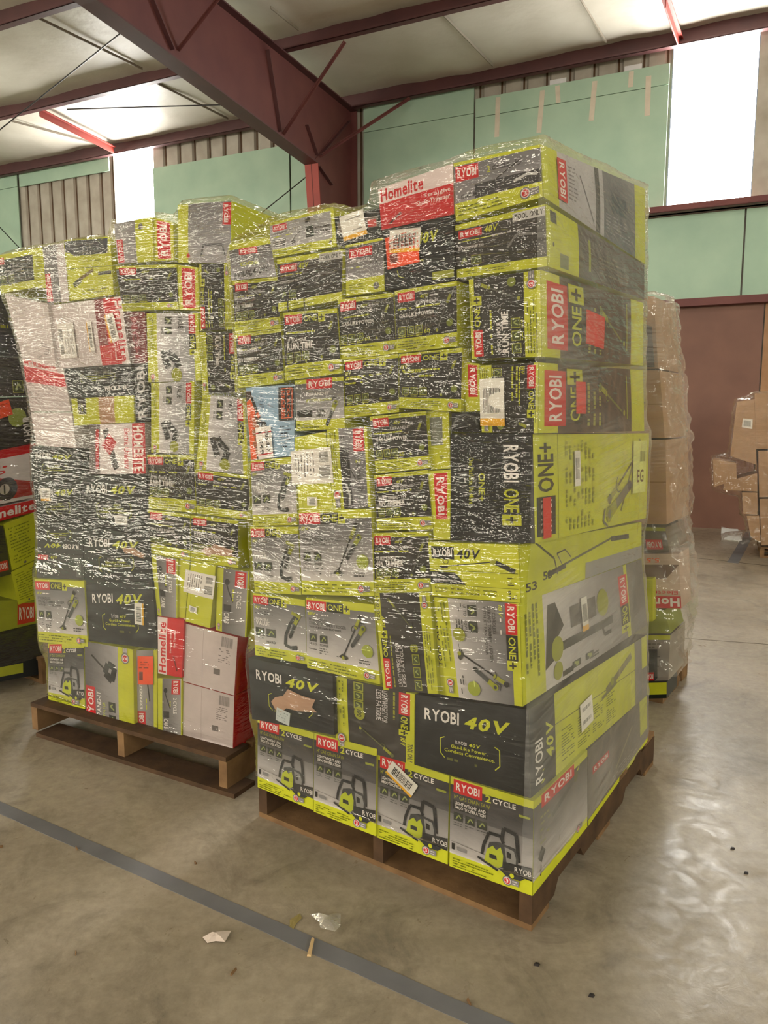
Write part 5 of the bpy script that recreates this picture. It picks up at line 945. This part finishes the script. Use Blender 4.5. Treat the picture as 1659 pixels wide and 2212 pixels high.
def scrap(name, pts, m, label, cat, h=.006, amp=.01):
    P = [floor_pt(*p) for p in pts]; c = sum(P, Vector())/len(P); v = [c+Z*(h+amp)]+[p+Z*random.uniform(.001, h) for p in P]
    mid = [c*.5+p*.5+Z*random.uniform(.3, 1)*(h+amp) for p in P]; n_ = len(P); v += mid
    f = [(1+i, 1+(i+1) % n_, 1+n_+(i+1) % n_, 1+n_+i) for i in range(n_)]+[(0, 1+n_+i, 1+n_+(i+1) % n_) for i in range(n_)]
    me = bpy.data.meshes.new(name); me.from_pydata([tuple(x) for x in v], [], f); uv = me.uv_layers.new(name='UVMap')
    for lp in me.loops: uv.data[lp.index].uv = (v[lp.vertex_index].x, v[lp.vertex_index].y)
    o = link(name, me, m); sm = o.modifiers.new('thickness', 'SOLIDIFY'); sm.thickness = .0008; return prop(o, label, cat)
scrap('plastic_scrap', [(670, 1981), (703, 1987), (722, 1977), (736, 1978), (735, 2003), (724, 2015), (692, 2010), (690, 1998)], mat_film('film_scrap', .5, 2.5, .004, 5), 'crumpled clear plastic scrap on the floor in front of the tallest load', 'scrap', .01, .012)
scrap('paper_scrap', [(438, 2027), (452, 2022), (470, 2013), (499, 2015), (486, 2037), (466, 2035), (448, 2038)], M['paper'], 'torn pale paper scrap lying on the floor left of the tape line', 'paper')
scrap('oil_stain_leaf', [(626, 1988), (648, 1974), (652, 1984), (640, 1996), (634, 2008), (626, 2003)], mat('olive_film', (150, 136, 88), .5, .3), 'small olive film scrap beside the clear plastic scrap', 'scrap', .001, .001)
for i, (x0, y0, x1, y1, w_, lb) in enumerate(((677, 2027, 667, 2064, .012, 'largest pale wood splinter lying across the tape line'), (511, 2092, 499, 2105, .005, 'thin pale wood splinter on the open floor below the torn paper'), (1016, 2170, 1010, 2158, .006, 'small wood splinter beside the lower end of the tape line'), (167, 1835, 164, 1830, .004, 'tiny pale chip beside the tape line near the left'), (163, 2062, 164, 2055, .004, 'tiny pale chip on the open floor at lower left'), (421, 1861, 424, 1865, .004, 'tiny pale chip on the floor above the tape line'), (6, 1828, 0, 1829, .006, 'tiny pale chip at the left picture edge'))):
    p = floor_pt(x0, y0, .004); q = floor_pt(x1, y1, .004); b = MB(); dd = (q-p); s_ = dd.cross(Z).normalized()*w_/2
    b.hexa([p-s_*.5-Z*.003, p+s_-Z*.003, q+s_*.9-Z*.003, q-s_-Z*.003], [p-s_*.2+Z*.002, p+s_*.7+Z*.003, q+s_*.6+Z*.004, q-s_*.8+Z*.002]); prop(b.build('wood_splinter', M['wood'] if i else mat('fresh_wood', (214, 184, 140), .8, .2)), lb, 'wood splinter', 'wood splinters and chips on the floor')
for i, (x, y) in enumerate(((1159, 2082), (1277, 2149), (1582, 1832), (1611, 1885))):
    p = floor_pt(x, y, .003); b = MB(); b.hexa([p+Vector((a, c, -.003)) for a, c in ((-.008, -.003), (.004, -.006), (.01, .002), (-.002, .005))], [p+Vector((a, c, .003)) for a, c in ((-.006, -.002), (.003, -.004), (.006, .001), (-.002, .003))])
    prop(b.build('floor_debris', M['rod']), 'small dark crumb on the floor, %s' % ['nearest the near pallet corner', 'lowest one right of the pallet', 'far right, upper of two', 'far right, lower of two'][i], 'debris', 'dark crumbs on the floor')
# foam block by the wall
p = floor_pt(1557, 1165); b = MB(); X_ = FW.X; Y_ = -FW.N
b.hexa([p, p+X_*.22-Y_*.02, p+X_*.22+Y_*.1, p+Y_*.12], [p+Z*.13, p+X_*.17+Z*.13, p+X_*.22+Y_*.1+Z*.09, p+Y_*.12+Z*.13]); prop(b.build('foam_block', M['foam']), 'white foam block lying on the floor by the brown wall panel', 'block')
